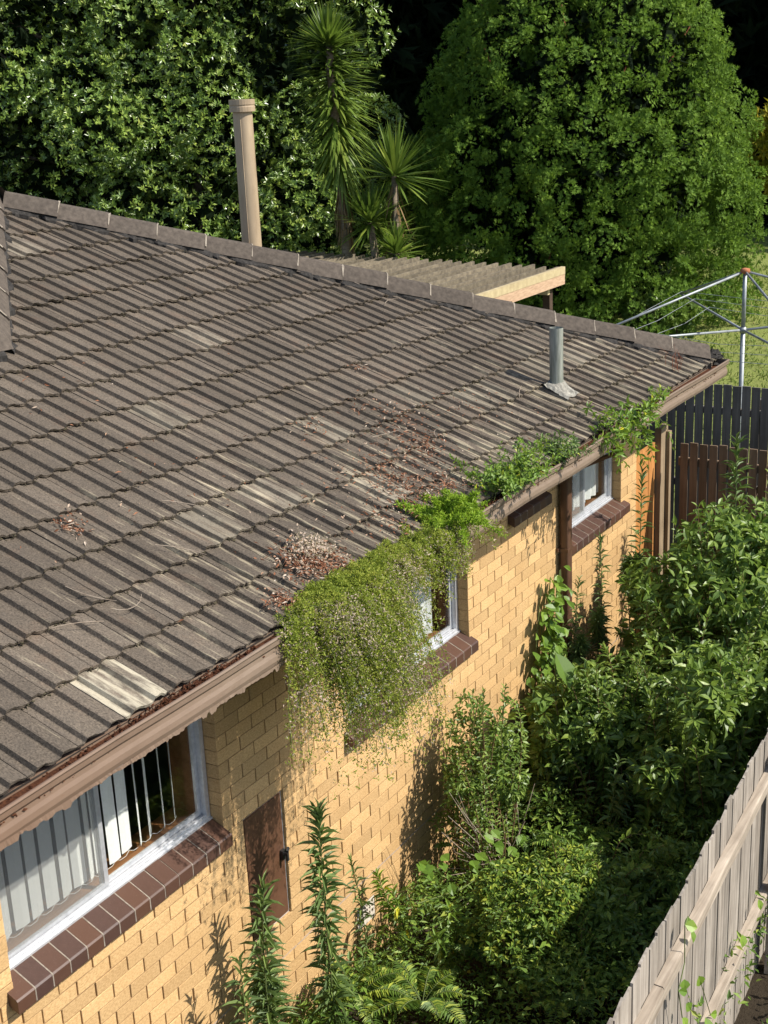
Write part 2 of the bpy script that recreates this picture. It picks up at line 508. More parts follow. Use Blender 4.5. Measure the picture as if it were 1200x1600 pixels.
MT = dict(
    tile=mat_tile(), brick=mat_brick(), sill=mat_sill(), gutter=mat_gutter(), glass=mat_glass(), screen=mat_screen(),
    cap=simple_mat("ridge_cap_concrete", (0.055, 0.045, 0.037), (0.108, 0.088, 0.071), 26, 0.9, 0.15, bump_s=0.5, kind='Position', rnd=0.12),
    bed=simple_mat("dark_bedding_mortar", (0.018, 0.017, 0.016), (0.055, 0.050, 0.046), 45, 0.95, 0.1, bump_s=0.8, kind='Position'),
    pale_mortar=simple_mat("pale_mortar", (0.16, 0.135, 0.11), (0.30, 0.26, 0.21), 40, 0.95, 0.1, bump_s=0.5, kind='Position'),
    mortar=simple_mat("raked_mortar", (0.20, 0.125, 0.06), (0.33, 0.21, 0.10), 50, 0.95, 0.1, bump_s=0.5, kind='Position'),
    under=simple_mat("roof_underlay", (0.02, 0.018, 0.016), (0.035, 0.03, 0.027), 10, 1.0, 0.05),
    moss=simple_mat("roof_grime", (0.03, 0.026, 0.018), (0.095, 0.082, 0.05), 35, 1.0, 0.05, kind='Position'),
    alu=simple_mat("mill_aluminium", (0.50, 0.51, 0.53), (0.66, 0.67, 0.69), 30, 0.38, 0.5, metallic=0.55, bump_s=0.05, kind='Position'),
    blind=simple_mat("white_blind_fabric", (0.74, 0.74, 0.72), (0.82, 0.82, 0.80), 60, 0.8, 0.2, bump_s=0.1),
    chain=simple_mat("white_plastic_chain", (0.6, 0.6, 0.58), (0.7, 0.7, 0.68), 30, 0.5, 0.3, bump_s=0),
    reveal=mat_wood("varnished_reveal_timber", (0.20, 0.085, 0.03), (0.30, 0.14, 0.055), axis=1, rough=0.45),
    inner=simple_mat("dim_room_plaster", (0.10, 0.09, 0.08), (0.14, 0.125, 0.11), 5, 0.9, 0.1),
    door=simple_mat("brown_enamel_door", (0.085, 0.040, 0.022), (0.125, 0.062, 0.036), 6, 0.42, 0.4, bump_s=0.05, kind='Position'),
    black=simple_mat("black_metal", (0.012, 0.012, 0.012), (0.03, 0.03, 0.03), 30, 0.4, 0.5, bump_s=0.05),
    pipe=simple_mat("brown_downpipe", (0.075, 0.038, 0.022), (0.115, 0.06, 0.037), 8, 0.42, 0.45, bump_s=0.05, kind='Position'),
    soffit=simple_mat("brown_soffit_board", (0.055, 0.035, 0.025), (0.085, 0.055, 0.04), 8, 0.7, 0.2),
    flue=simple_mat("beige_painted_flue", (0.26, 0.19, 0.122), (0.40, 0.305, 0.20), 9, 0.45, 0.4, bump_s=0.05, kind='Position', stretch=(1, 1, .25)),
    galv=simple_mat("dull_galvanised_steel", (0.17, 0.18, 0.15), (0.36, 0.37, 0.33), 14, 0.5, 0.4, metallic=0.35, bump_s=0.1, kind='Position', stretch=(3, 3, .4)),
    steel=simple_mat("galvanised_tube", (0.20, 0.215, 0.23), (0.36, 0.38, 0.39), 9, 0.5, 0.4, metallic=0.4, bump_s=0.05, kind='Position'),
    rustcap=simple_mat("rusty_casting", (0.28, 0.09, 0.035), (0.45, 0.18, 0.09), 25, 0.8, 0.2),
    lead=simple_mat("lead_flashing", (0.11, 0.10, 0.085), (0.33, 0.31, 0.26), 30, 0.7, 0.3, bump_s=0.3, kind='Position'),
    silver=simple_mat("silver_patch_paint", (0.35, 0.36, 0.37), (0.7, 0.7, 0.7), 40, 0.4, 0.5, bump_s=0.5, kind='Position'),
    rustdebris=simple_mat("rust_debris", (0.03, 0.012, 0.008), (0.12, 0.048, 0.024), 60, 0.95, 0.1, bump_s=1.0, kind='Position'),
    vent=simple_mat("pale_vent_brick", (0.50, 0.44, 0.36), (0.62, 0.56, 0.48), 30, 0.9, 0.2, kind='Position'),
    dpc=simple_mat("grey_damp_course", (0.34, 0.25, 0.18), (0.42, 0.33, 0.25), 30, 0.8, 0.2, kind='Position'),
    fence=mat_wood("silvered_paling", (0.15, 0.125, 0.10), (0.36, 0.315, 0.265), axis=2, rnd=0.2),
    rail=mat_wood("weathered_rail", (0.20, 0.16, 0.12), (0.40, 0.335, 0.265), axis=1, rnd=0.1),
    darkpal=mat_wood("dark_old_paling", (0.11, 0.10, 0.085), (0.22, 0.20, 0.17), axis=2),
    brownpal=mat_wood("brown_stained_paling", (0.12, 0.082, 0.055), (0.21, 0.148, 0.10), axis=2),
    orange=mat_wood("orange_stained_board", (0.36, 0.15, 0.042), (0.52, 0.24, 0.075), axis=2, rnd=0.06),
    tanpost=mat_wood("tan_post_timber", (0.20, 0.145, 0.09), (0.31, 0.23, 0.145), axis=2),
    grey_timber=simple_mat("weathered_rafter_paint", (0.085, 0.07, 0.052), (0.21, 0.172, 0.118), 13, 0.8, 0.2, kind='Position', rnd=0.22),
    cream_timber=simple_mat("cream_painted_timber", (0.36, 0.28, 0.16), (0.50, 0.41, 0.24), 11, 0.75, 0.2, kind='Position', rnd=0.1),
    pink_timber=simple_mat("bare_pinkish_timber", (0.34, 0.22, 0.14), (0.52, 0.36, 0.24), 9, 0.85, 0.15, kind='Position', stretch=(4, 1, 6)),
    bark=simple_mat("grey_brown_bark", (0.06, 0.045, 0.033), (0.15, 0.12, 0.09), 18, 0.95, 0.1, bump_s=0.8, kind='Position', stretch=(2, 2, .5)),
    redbark=simple_mat("reddish_bark", (0.13, 0.045, 0.025), (0.26, 0.10, 0.055), 14, 0.95, 0.1, bump_s=0.8, kind='Position', stretch=(2, 2, .5)),
    yuccabark=simple_mat("ringed_yucca_bark", (0.13, 0.10, 0.07), (0.27, 0.215, 0.155), 16, 0.95, 0.1, bump_s=0.8, kind='Position', stretch=(1, 1, 3)),
    twig=simple_mat("dry_twig", (0.20, 0.15, 0.11), (0.36, 0.30, 0.24), 20, 0.9, 0.1, bump_s=0, kind='Position'),
    stem=simple_mat("green_stem", (0.07, 0.10, 0.03), (0.14, 0.17, 0.06), 20, 0.7, 0.2, bump_s=0, kind='Position'),
    redstem=simple_mat("reddish_stem", (0.12, 0.07, 0.035), (0.18, 0.12, 0.06), 20, 0.7, 0.2, bump_s=0, kind='Position'),
)
LM = dict(
    magnolia=leaf_mat("glossy_magnolia_leaf", [(0, (0.095, 0.166, 0.032)), (.6, (0.200, 0.298, 0.055)), (.9, (0.341, 0.429, 0.081)), (1, (0.455, 0.473, 0.113))], 0.33, 0.7, 0.25),
    conifer=leaf_mat("conifer_spray", [(0, (0.084, 0.156, 0.028)), (.5, (0.149, 0.249, 0.036)), (.85, (0.218, 0.332, 0.046)), (.97, (0.268, 0.352, 0.060)), (1, (0.198, 0.135, 0.050))], 0.7, 0.15, 0.4, (0.2, 0.32, 0.03)),
    wood=leaf_mat("shade_painted_leaf", [(0, (0.006, 0.011, 0.005)), (1, (0.014, 0.025, 0.009))], 0.8, 0.05, 0.05),  # near-black: deep shade is painted into this leaf colour
    yucca=leaf_mat("yucca_blade", [(0, (0.067, 0.116, 0.020)), (.6, (0.151, 0.220, 0.033)), (.9, (0.224, 0.270, 0.040)), (1, (0.291, 0.209, 0.070))], 0.45, 0.35, 0.35),
    deadyucca=leaf_mat("dead_yucca_blade", [(0, (0.15, 0.09, 0.04)), (1, (0.34, 0.23, 0.12))], 0.8, 0.2, 0.1),
    yellow=leaf_mat("yellow_leaf", [(0, (0.12, 0.17, 0.02)), (.5, (0.36, 0.33, 0.03)), (1, (0.55, 0.38, 0.04))], 0.5, 0.3, 0.3, (0.4, 0.4, 0.03)),
    lime=leaf_mat("lime_shrub_leaf", [(0, (0.055, 0.110, 0.017)), (.6, (0.143, 0.231, 0.033)), (1, (0.374, 0.418, 0.055))], 0.5, 0.3, 0.3),
    privet=leaf_mat("privet_leaf", [(0, (0.095, 0.160, 0.033)), (.6, (0.174, 0.262, 0.047)), (1, (0.270, 0.357, 0.065))], 0.42, 0.42, 0.38),
    weed=leaf_mat("weed_leaf", [(0, (0.081, 0.132, 0.040)), (.6, (0.132, 0.201, 0.057)), (1, (0.196, 0.270, 0.075))], 0.5, 0.35, 0.3),
    bright=leaf_mat("bright_leaf", [(0, (0.10, 0.19, 0.025)), (.7, (0.19, 0.30, 0.04)), (.97, (0.28, 0.38, 0.06)), (1, (0.7, 0.62, 0.03))], 0.45, 0.4, 0.35, (0.3, 0.4, 0.03)),
    fern=leaf_mat("asparagus_fern", [(0, (0.152, 0.207, 0.029)), (.5, (0.278, 0.333, 0.046)), (.84, (0.418, 0.425, 0.081)), (.88, (0.569, 0.425, 0.310)), (1, (0.620, 0.506, 0.437))], 0.6, 0.2, 0.42, (0.3, 0.36, 0.03)),
    limefern=leaf_mat("lime_fern", [(0, (0.16, 0.27, 0.02)), (.6, (0.27, 0.40, 0.03)), (1, (0.38, 0.48, 0.06))], 0.55, 0.25, 0.35, (0.35, 0.5, 0.03)),
    under=leaf_mat("undergrowth_leaf", [(0, (0.079, 0.149, 0.026)), (.5, (0.151, 0.254, 0.039)), (.9, (0.270, 0.374, 0.058)), (1, (0.349, 0.374, 0.078))], 0.5, 0.35, 0.38),
    litter=leaf_mat("dead_leaf", [(0, (0.10, 0.05, 0.03)), (.5, (0.25, 0.10, 0.05)), (.8, (0.36, 0.24, 0.16)), (1, (0.5, 0.42, 0.34))], 0.8, 0.15, 0.1, (0.3, 0.15, 0.08)),
    grass=leaf_mat("lawn_blade", [(0, (0.10, 0.16, 0.03)), (.6, (0.20, 0.26, 0.05)), (.93, (0.30, 0.32, 0.09)), (1, (0.46, 0.36, 0.18))], 0.6, 0.2, 0.3),
)
#BUILD#
# ------------------------------------------------------------------ ground
def build_ground():
    def axis(lo, hi, fine0, fine1, step):
        far = [lo, lo * .6 + fine0 * .4, lo * .25 + fine0 * .75]
        return np.array(far + list(np.arange(fine0, fine1 + .01, step)) + [hi * .25 + fine1 * .75, hi * .6 + fine1 * .4, hi])
    xs = axis(-220, 220, -26, 14, 0.8); ys = axis(-160, 300, -8, 40, 0.6)
    X, Y = np.meshgrid(xs, ys)
    Z = ground_z(X, Y) + RNG.normal(0, .012, X.shape)
    V = np.stack([X, Y, Z], -1).reshape(-1, 3)
    nx = len(xs)
    i = np.arange(len(ys) - 1)[:, None] * nx + np.arange(nx - 1)[None]
    F = np.stack([i, i + 1, i + nx + 1, i + nx], -1).reshape(-1, 4)
    m, nt, b = new_mat("lawn_and_soil")
    pos = N(nt, 'ShaderNodeNewGeometry').outputs['Position']
    sep = N(nt, 'ShaderNodeSeparateXYZ'); L(nt, pos, sep.inputs[0])
    n1 = noise(nt, 1.2, 6, 0.65, coord=pos); n2 = noise(nt, 30, 5, 0.7, coord=pos)
    lawn = mix(nt, n1, (0.13, 0.17, 0.04), (0.24, 0.26, 0.075))
    lawn = mix(nt, ramp(nt, n2, [(0.55, 0), (0.75, .7)]), lawn, (0.32, 0.26, 0.13))
    soil = mix(nt, n2, (0.02, 0.015, 0.01), (0.055, 0.042, 0.028))
    f = ramp(nt, mathn(nt, 'MULTIPLY', sep.outputs['Y'], 0.05), [(0.44, 0), (0.47, 1)])
    L(nt, mix(nt, f, soil, lawn), b.inputs['Base Color'])
    b.inputs['Roughness'].default_value = 0.95
    b.inputs['Specular IOR Level'].default_value = 0.1
    bump(nt, b, n2, 0.8, 0.03)
    o = link("ground", mesh_np("ground", V, F, smooth=True), m)
    tag(o, kind='structure')


build_ground()

# ------------------------------------------------------------------ the house
house = thing('brick_house', 'yellow brick house with dark weathered concrete tile roof and brown gutter', 'house', (-4.0, 4.0, GARDEN_Z))

WALL_TOP = 1.26
Y_NEAR, Y_FAR = -3.2, 8.03
# openings in the side wall: (y0, y1, z0, z1)
OPEN = {
    'w1': (-0.03, 1.59, 0.086, WALL_TOP),
    'w2': (2.92, 4.60, 0.086, WALL_TOP),
    'w3': (6.44, 7.64, 0.258, WALL_TOP),
    'w4': (5.30, 5.93, 0.86, WALL_TOP),
    'door': (1.765, 2.170, -0.774, 0.086),
    'vent': (2.89, 3.115, -1.376, -1.204),
}


def wall_rects(y0, y1, z0, z1, opens):
    ys = sorted({y0, y1, *[q for o in opens for q in o[:2] if y0 < q < y1]})
    zs = sorted({z0, z1, *[q for o in opens for q in o[2:] if z0 < q < z1]})
    out = []
    for a, b in zip(ys, ys[1:]):
        run = None
        for c, d in zip(zs, zs[1:]):
            my, mz = (a + b) / 2, (c + d) / 2
            solid = not any(o[0] < my < o[1] and o[2] < mz < o[3] for o in opens)
            if solid:
                run = (run[0], d) if run else (c, d)
            if (not solid) and run:
                out.append((a, b) + run); run = None
        if run: out.append((a, b) + run)
    return out


mb = MB()
OPEN_IN = [(q[0] - .006, q[1] + .006, q[2] - .004, q[3]) for q in OPEN.values()]
for (a, b, c, d) in wall_rects(Y_NEAR, Y_FAR, GARDEN_Z - .15, WALL_TOP, OPEN_IN):
    mb.box((-0.22, a, c), (-0.018, b, d))
# the other walls of the house
mb.box((-8.2, Y_FAR - .22, GARDEN_Z - .15), (-0.2205, Y_FAR - .005, WALL_TOP))
mb.box((-8.4, Y_NEAR, GARDEN_Z - .15), (-8.2005, Y_FAR, WALL_TOP))
mb.box((-8.2, Y_NEAR, GARDEN_Z - .15), (-0.2205, Y_NEAR + .22, WALL_TOP))
wall = mb.build('wall', MT['mortar'], house)

# bricks
BH, BL = 0.086, 0.24
BGAP_V, BGAP_H = 0.009, 0.0036
pieces = []
for r in range(-15, 21):
    zt = -r * BH; zb = zt - BH
    if zt > WALL_TOP + .02: continue
    c0 = (r % 2) * BL / 2
    k = math.floor((Y_NEAR - c0) / BL)
    row = []
    y = c0 + k * BL
    while y < Y_FAR:
        row.append([y, y + BL]); y += BL
    # clip to wall and openings
    segs = [[Y_NEAR, Y_FAR]]
    for o in OPEN.values():
        if o[2] < (zt + zb) / 2 < o[3]:
            ns = []
            for s in segs:
                if o[1] <= s[0] or o[0] >= s[1]:
                    ns.append(s); continue
                if o[0] > s[0]: ns.append([s[0], o[0]])
                if o[1] < s[1]: ns.append([o[1], s[1]])
            segs = ns
    for s in segs:
        inside = []
        for a, b in row:
            a2, b2 = max(a, s[0]), min(b, s[1])
            if b2 - a2 > 1e-4: inside.append([a2, b2])
        if len(inside) > 1 and inside[0][1] - inside[0][0] < .07:
            inside[1][0] = inside[0][0]; inside.pop(0)
        if len(inside) > 1 and inside[-1][1] - inside[-1][0] < .07:
            inside[-2][1] = inside[-1][1]; inside.pop()
        for a, b in inside:
            pieces.append((a + (0 if abs(a - s[0]) < 1e-6 else BGAP_V / 2), b - (0 if abs(b - s[1]) < 1e-6 else BGAP_V / 2), zb + BGAP_H / 2, zt - BGAP_H / 2))


def brick_geom(a, b, c, d, x0=-0.108, x1=0.0, ch=0.0022):
    """box with chamfered front edges; returns verts, quads"""
    V = [(x0, a, c), (x0, b, c), (x0, b, d), (x0, a, d), (x1 - ch, a, c), (x1 - ch, b, c), (x1 - ch, b, d), (x1 - ch, a, d),
         (x1, a + ch, c + ch), (x1, b - ch, c + ch), (x1, b - ch, d - ch), (x1, a + ch, d - ch)]
    F = [(0, 1, 5, 4), (1, 2, 6, 5), (2, 3, 7, 6), (3, 0, 4, 7), (4, 5, 9, 8), (5, 6, 10, 9), (6, 7, 11, 10), (7, 4, 8, 11), (8, 9, 10, 11)]
    return V, F


info = []
for q in pieces:
    u, v, dist = project((0, (q[0] + q[1]) / 2, (q[2] + q[3]) / 2))
    vis = 0 < u < 1200 and 0 < v < 1600 and q[3] < 0.95
    info.append((0 if vis else 1, dist, q))
info.sort(key=lambda t: (t[0], t[1]))
brick_cache = {}
BV, BF, BA = [], [], []
for i, (nv, dist, q) in enumerate(info):
    jx = RNG.normal(0, .0012)
    if i < 300 and nv == 0:
        w, h = round(q[1] - q[0], 3), round(q[3] - q[2], 3)
        if (w, h) not in brick_cache:
            V, F = brick_geom(-w / 2, w / 2, -h / 2, h / 2)
            me = bpy.data.meshes.new('brick'); me.from_pydata(V, [], F); me.update()
            me.materials.append(MT['brick'])
            brick_cache[(w, h)] = me
        o = bpy.data.objects.new('brick', brick_cache[(w, h)])
        COL.objects.link(o)
        o.parent = wall
        o.location = (jx, (q[0] + q[1]) / 2, (q[2] + q[3]) / 2)
        o.rotation_euler = (RNG.normal(0, .0015), 0, RNG.normal(0, .003))
    else:
        V, F = brick_geom(*q)
        n0 = len(BV)
        BV += [(a + jx, b, c) for a, b, c in V]
        BF += [tuple(k + n0 for k in f) for f in F]
        BA += [RNG.random()] * len(V)
o = link('brickwork', mesh_np('brickwork', np.array(BV), np.array(BF), BA), MT['brick'], wall)
tag(o, kind='stuff')
# bed joints: mortar almost flush with the brick face
mb = MB()
for r in range(-14, 21):
    z = -r * BH
    if z > WALL_TOP - .02: continue
    for (a, b, c, d) in wall_rects(Y_NEAR, Y_FAR, z - .0026, z + .0026, OPEN_IN):
        mb.box((-0.03, a + .001, z - .0026), (-0.0010, b - .001, z + .0026))
mb.build('bed_joint', MT['mortar'], wall)
mb = MB().box((-0.02, 2.2, -1.038), (0.0012, Y_FAR, -1.026)).box((-.02, Y_NEAR, -1.038), (.0012, 2.19, -1.026))
mb.build('damp_course', MT['dpc'], wall)


# ------------------------------------------------------------------ windows
def sill_bricks(parent, y0, y1, zback, zfront, xf=0.062, xb=-0.075, mat='sill', skip=()):
    n = max(1, round((y1 - y0) / 0.1185)); w = (y1 - y0) / n
    mbm = MB()
    mesh = None
    for i in range(n):
        a, b = y0 + i * w + .0034, y0 + (i + 1) * w - .0034
        t = 0.072
        V = [(xb, 0, zback), (xf - .008, 0, zfront + .005), (xf, 0, zfront - .004), (xf, 0, zfront - t), (xb, 0, zback - t)]
        W = b - a
        vv = [(x, yy, z) for yy in (0, W) for x, _, z in V]
        ff = [(0, 1, 2, 3, 4), (9, 8, 7, 6, 5)] + [(k, 5 + k, 5 + (k + 1) % 5, (k + 1) % 5) for k in range(5)]
        if mesh is None:
            mesh = bpy.data.meshes.new('sill_brick'); mesh.from_pydata(vv, [], ff); mesh.materials.append(MT[mat]); mesh.update()
        if i in skip: continue
        o = bpy.data.objects.new('sill_brick', mesh); COL.objects.link(o); o.parent = parent
        o.location = (RNG.normal(0, .0012), a, RNG.normal(0, .0012))
    # mortar between
    t = .068
    mj = None
    for i in range(1, n):
        y = y0 + i * w
        V = [(xb, zback - .0004), (xf - .008, zfront + .0050), (xf + .0004, zfront - .003), (xf + .0004, zfront - t), (xb, zback - t)]
        vv = [(x, yy, z) for yy in (-.0036, .0036) for x, z in V]
        if mj is None:
            mj = MB().add(vv, [(0, 1, 2, 3, 4), (9, 8, 7, 6, 5)] + [(k, 5 + k, 5 + (k + 1) % 5, (k + 1) % 5) for k in range(5)]).mesh('mortar_joint')
        o = link('mortar_joint', mj, MT['pale_mortar'])
        o.parent = parent; o.location = (RNG.normal(0, .0008), y + RNG.normal(0, .0008), 0)


def window(label, y0, y1, zb, mull, zt=WALL_TOP - .04, xf=-0.085, slats=None, screen=None, curtain=None):
    w = link('window', None, None, house)
    w.empty_display_size = .1
    w['label'] = label
    fw = 0.032
    # outer frame
    f = MB()
    f.box((xf - .05, y0, zb), (xf, y1, zb + .026))
    f.box((xf - .05, y0, zt - .04), (xf, y1, zt))
    f.box((xf - .05, y0, zb + .0265), (xf - .001, y0 + fw, zt - .0405))
    f.box((xf - .05, y1 - fw, zb + .0265), (xf - .001, y1, zt - .0405))
    f.box((xf + .0005, y0, zb - .002), (xf + .014, y1, zb + .010))        # drip track
    f.box((xf - .012, y0 + fw, zb + .0262), (xf - .008, y1 - fw, zb + .036))   # sash track upstand
    fr = f.build('frame', MT['alu'])
    fr.parent = w
    # sashes
    for i, (a, b, dx) in enumerate(((y0 + fw, mull + .018, -.020), (mull - .018, y1 - fw, -.038))):
        s = MB()
        x1 = xf + dx; x0 = x1 - .016
        s.box((x0, a, zb + .03), (x1, a + .03, zt - .042)); s.box((x0, b - .03, zb + .03), (x1, b, zt - .042))
        s.box((x0, a + .0301, zb + .03), (x1 - .001, b - .0301, zb + .058)); s.box((x0, a + .0301, zt - .075), (x1 - .001, b - .0301, zt - .042))
        so = s.build('sash', MT['alu']); so.parent = w
        g = MB().box((x0 + .006, a + .03, zb + .058), (x0 + .010, b - .03, zt - .075)).build('pane', MT['glass']); g.parent = w
    if screen:
        a, b = screen
        g = MB()
        g.add([(xf - .006, a, zb + .07), (xf - .006, b, zb + .07), (xf - .006, b, zt - .06), (xf - .006, a, zt - .06)], [(0, 1, 2, 3)])
        so = g.build('insect_screen', MT['screen']); so.parent = w
    # timber reveal inside
    rv = MB()
    rv.box((xf - .26, y0, zb - .02), (xf - .0505, y1, zb + .012))
    rv.box((xf - .26, y1 - .02, zb + .0125), (xf - .0505, y1 - .001, zt))
    rv.box((xf - .26, y0 + .001, zb + .0125), (xf - .0505, y0 + .02, zt))
    ro = rv.build('timber_reveal', MT['reveal']); ro.parent = w
    for (yc, ang, wd, lean) in (slats or []):
        c, s_ = math.cos(ang) * wd / 2, math.sin(ang) * wd / 2
        xb = xf - .14
        bl = MB()
        ztop = zt
        zbt = zb + .045
        V = [(xb - s_ + lean, yc - c, zbt), (xb + lean + .006, yc, zbt), (xb + s_ + lean, yc + c, zbt),
             (xb - s_, yc - c, ztop), (xb + .006, yc, ztop), (xb + s_, yc + c, ztop)]
        V += [(x - .0015, y, z) for x, y, z in V]
        bl.add(V, [(0, 1, 4, 3), (1, 2, 5, 4), (7, 6, 9, 10), (8, 7, 10, 11), (0, 3, 9, 6), (2, 8, 11, 5), (0, 6, 7, 1), (1, 7, 8, 2)])
        bo = bl.build('blind_slat', MT['blind']); bo.parent = w
    if slats:
        ch = MB()
        ys = sorted(q[0] for q in slats)
        for a, b in zip(ys, ys[1:]):
            if b - a > .3: continue
            ch.tube([(xf - .13, a, zb + .05), (xf - .125, a * .7 + b * .3, zb + .034), (xf - .125, a * .3 + b * .7, zb + .034), (xf - .13, b, zb + .05)], .0016, 4)
        co = ch.build('bead_chain', MT['chain'], None); co.parent = w
    if curtain:
        for (a, b) in curtain:
            n = 24
            yy = np.linspace(a, b, n); xx = xf - .13 + .018 * np.sin(np.arange(n) * 1.35 + a)
            V = [(x, y, zb + .05) for x, y in zip(xx, yy)] + [(x, y, zt) for x, y in zip(xx, yy)]
            cu = link('curtain', mesh_np('curtain', np.array(V), np.array([(i, i + 1, n + i + 1, n + i) for i in range(n - 1)]), smooth=True), MT['blind'])
            cu.parent = w
    return w


sl = [(.06, .2, .088, 0), (.165, -.3, .088, 0), (.27, .1, .088, 0), (.375, -.15, .088, 0), (.48, .0, .088, 0), (.585, -.25, .088, 0), (.68, .1, .088, 0), (.77, -.5, .088, 0), (.84, -.1, .088, 0)]
sl += [(.935, .0, .088, .01), (1.045, -.1, .09, -.006), (1.145, -.70, .088, .008), (1.235, -.62, .088, .0), (1.345, -.72, .088, .006), (1.445, -.78, .088, -.004)]
w1 = window('wide aluminium sliding window with white vertical blinds, insect screen on its left half', -0.025, 1.585, 0.172, 0.745, slats=sl, screen=(0.015, .715))
sill_bricks(w1, -0.075, 1.585, 0.172, 0.108)
w2 = window('aluminium sliding window half hidden behind the hanging fern', 2.925, 4.595, 0.172, 3.74, slats=[(3.0 + .08 * i, .3 + .2 * (i % 3), .088, 0) for i in range(18)])
sill_bricks(w2, 2.86, 4.63, 0.172, 0.108)
w3 = window('small aluminium sliding window with pale curtain near the far corner', 6.445, 7.635, 0.344, 7.02, curtain=[(6.46, 6.98), (7.0, 7.62)], screen=(6.5, 6.99))
sill_bricks(w3, 6.36, 7.72, 0.344, 0.285)
w4 = window('high bathroom window tucked under the eave', 5.305, 5.925, 0.93, 5.61, curtain=[(5.32, 5.9)])
sill_bricks(w4, 5.27, 5.97, 0.93, 0.872, mat='sill')
# rooms behind the windows
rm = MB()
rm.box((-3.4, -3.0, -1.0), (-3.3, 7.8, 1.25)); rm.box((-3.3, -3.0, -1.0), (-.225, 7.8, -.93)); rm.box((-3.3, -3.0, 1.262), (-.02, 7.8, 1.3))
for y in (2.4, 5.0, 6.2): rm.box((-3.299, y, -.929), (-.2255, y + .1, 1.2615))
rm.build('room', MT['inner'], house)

# meter box door
dr = link('meter_box_door', None, None, house)
dr['label'] = 'brown steel meter box door with black latch'
y0, y1, z0, z1 = OPEN['door']
q = MB().box((-.06, y0, z0), (-.02, y0 + .012, z1)).box((-.06, y1 - .012, z0), (-.02, y1, z1)).box((-.06, y0 + .0121, z1 - .014), (-.012, y1 - .0121, z1)).box((-.06, y0 + .0121, z0), (-.02, y1 - .0121, z0 + .01))
q.build('frame', MT['alu']).parent = dr
q = MB().box((-.055, y0 + .014, z0 + .012), (-.016, y1 - .014, z1 - .016)).box((-.0159, y0 + .024, z0 + .02), (-.012, y1 - .03, z1 - .026))
q.build('panel', MT['door']).parent = dr
q = MB().box((-.0119, y1 - .065, -.37), (.012, y1 - .03, -.31)).tube([(.0, y1 - .05, -.33), (.03, y1 - .05, -.33)], .012, 8).box((.028, y1 - .058, -.375), (.04, y1 - .042, -.318)).tube([(.02, y1 - .02, -.305), (.035, y1 - .052, -.312)], .010, 6)
q.build('latch', MT['black']).parent = dr

# air vent in the wall
av = link('air_vent', None, None, house)
y0, y1, z0, z1 = OPEN['vent']
f = MB().box((-.06, y0 + .004, z0 + .004), (-.03, y1 - .004, z1 - .004))
f.box((-.0299, y0 + .004, z0 + .004), (.0, y1 - .004, z0 + .05)); f.box((-.0299, y0 + .004, z1 - .022), (.0, y1 - .004, z1 - .004))
f.box((-.0299, y0 + .004, z0 + .0501), (-.0005, y0 + .02, z1 - .0221)); f.box((-.0299, y1 - .02, z0 + .0501), (-.0005, y1 - .004, z1 - .0221))
n = 6
for i in range(1, n):
    yy = y0 + .02 + (y1 - y0 - .04) * i / n
    f.box((-.0298, yy - .006, z0 + .0502), (-.001, yy + .006, z1 - .0222))
for i in (1, 2):
    zz = z0 + .05 + (z1 - z0 - .072) * i / 3
    f.box((-.0297, y0 + .0201, zz - .006), (-.0015, y1 - .0201, zz + .006))
f.build('grille', MT['vent']).parent = av

# ------------------------------------------------------------------ roof
roof = link('roof', None, None, house)
deckm = MB()
Z = roof_z
ax, ay = APEX; nx_, ny_ = NEAR
off = 0.045      # deck lies under the tiles


def rp(x, y, d=off):
    return (x, y, Z(x) - d)


deckm.add([rp(EX - .02, Y_NEAR - .4), rp(EX - .02, HIPY + EX - .02), rp(ax, ay + .0), rp(nx_, ny_), rp(nx_, Y_NEAR - .4)], [(0, 1, 2, 3, 4)])
# rear and far slopes (behind the hips)
zr = lambda y: EZ + (HIPY + EX - y) * TN - off
deckm.add([(EX - .02, HIPY + EX - .02, zr(HIPY + EX - .02)), (-8.9, HIPY + EX - .02, zr(HIPY + EX - .02)), (-8.9, ay, zr(ay)), (ax, ay, rp(ax, ay)[2])], [(0, 1, 2, 3)])
zA, zN = rp(ax, ay)[2], rp(nx_, ny_)[2]
VD = 2.75                       # the valley runs down and away from the near hip's foot
deckm.add([(ax, ay, zA), (-8.9, ay, zA), (-8.9, ny_ - VD, zN - VD * TN), (nx_ - VD, ny_ - VD, zN - VD * TN), (nx_, ny_, zN)], [(0, 1, 2, 3, 4)])
deckm.add([(nx_, ny_, zN), (nx_ - VD, ny_ - VD, zN - VD * TN), (nx_ - VD, Y_NEAR - .4, zN - VD * TN), (nx_, Y_NEAR - .4, zN)], [(0, 1, 2, 3)])
deck = deckm.build('roof_deck', MT['under'], None); deck.parent = roof

# one tile, in its own axes: x across (0 - 0.3), y up the slope, z off the roof
PROF = [(0.0, .009), (.006, .010), (.040, .003), (.044, .004), (.053, .026), (.060, .028), (.098, .027), (.120, .014), (.150, .006), (.190, .003), (.194, .005), (.203, .027), (.210, .029), (.246, .028), (.268, .016), (.288, .011), (.2945, .010)]


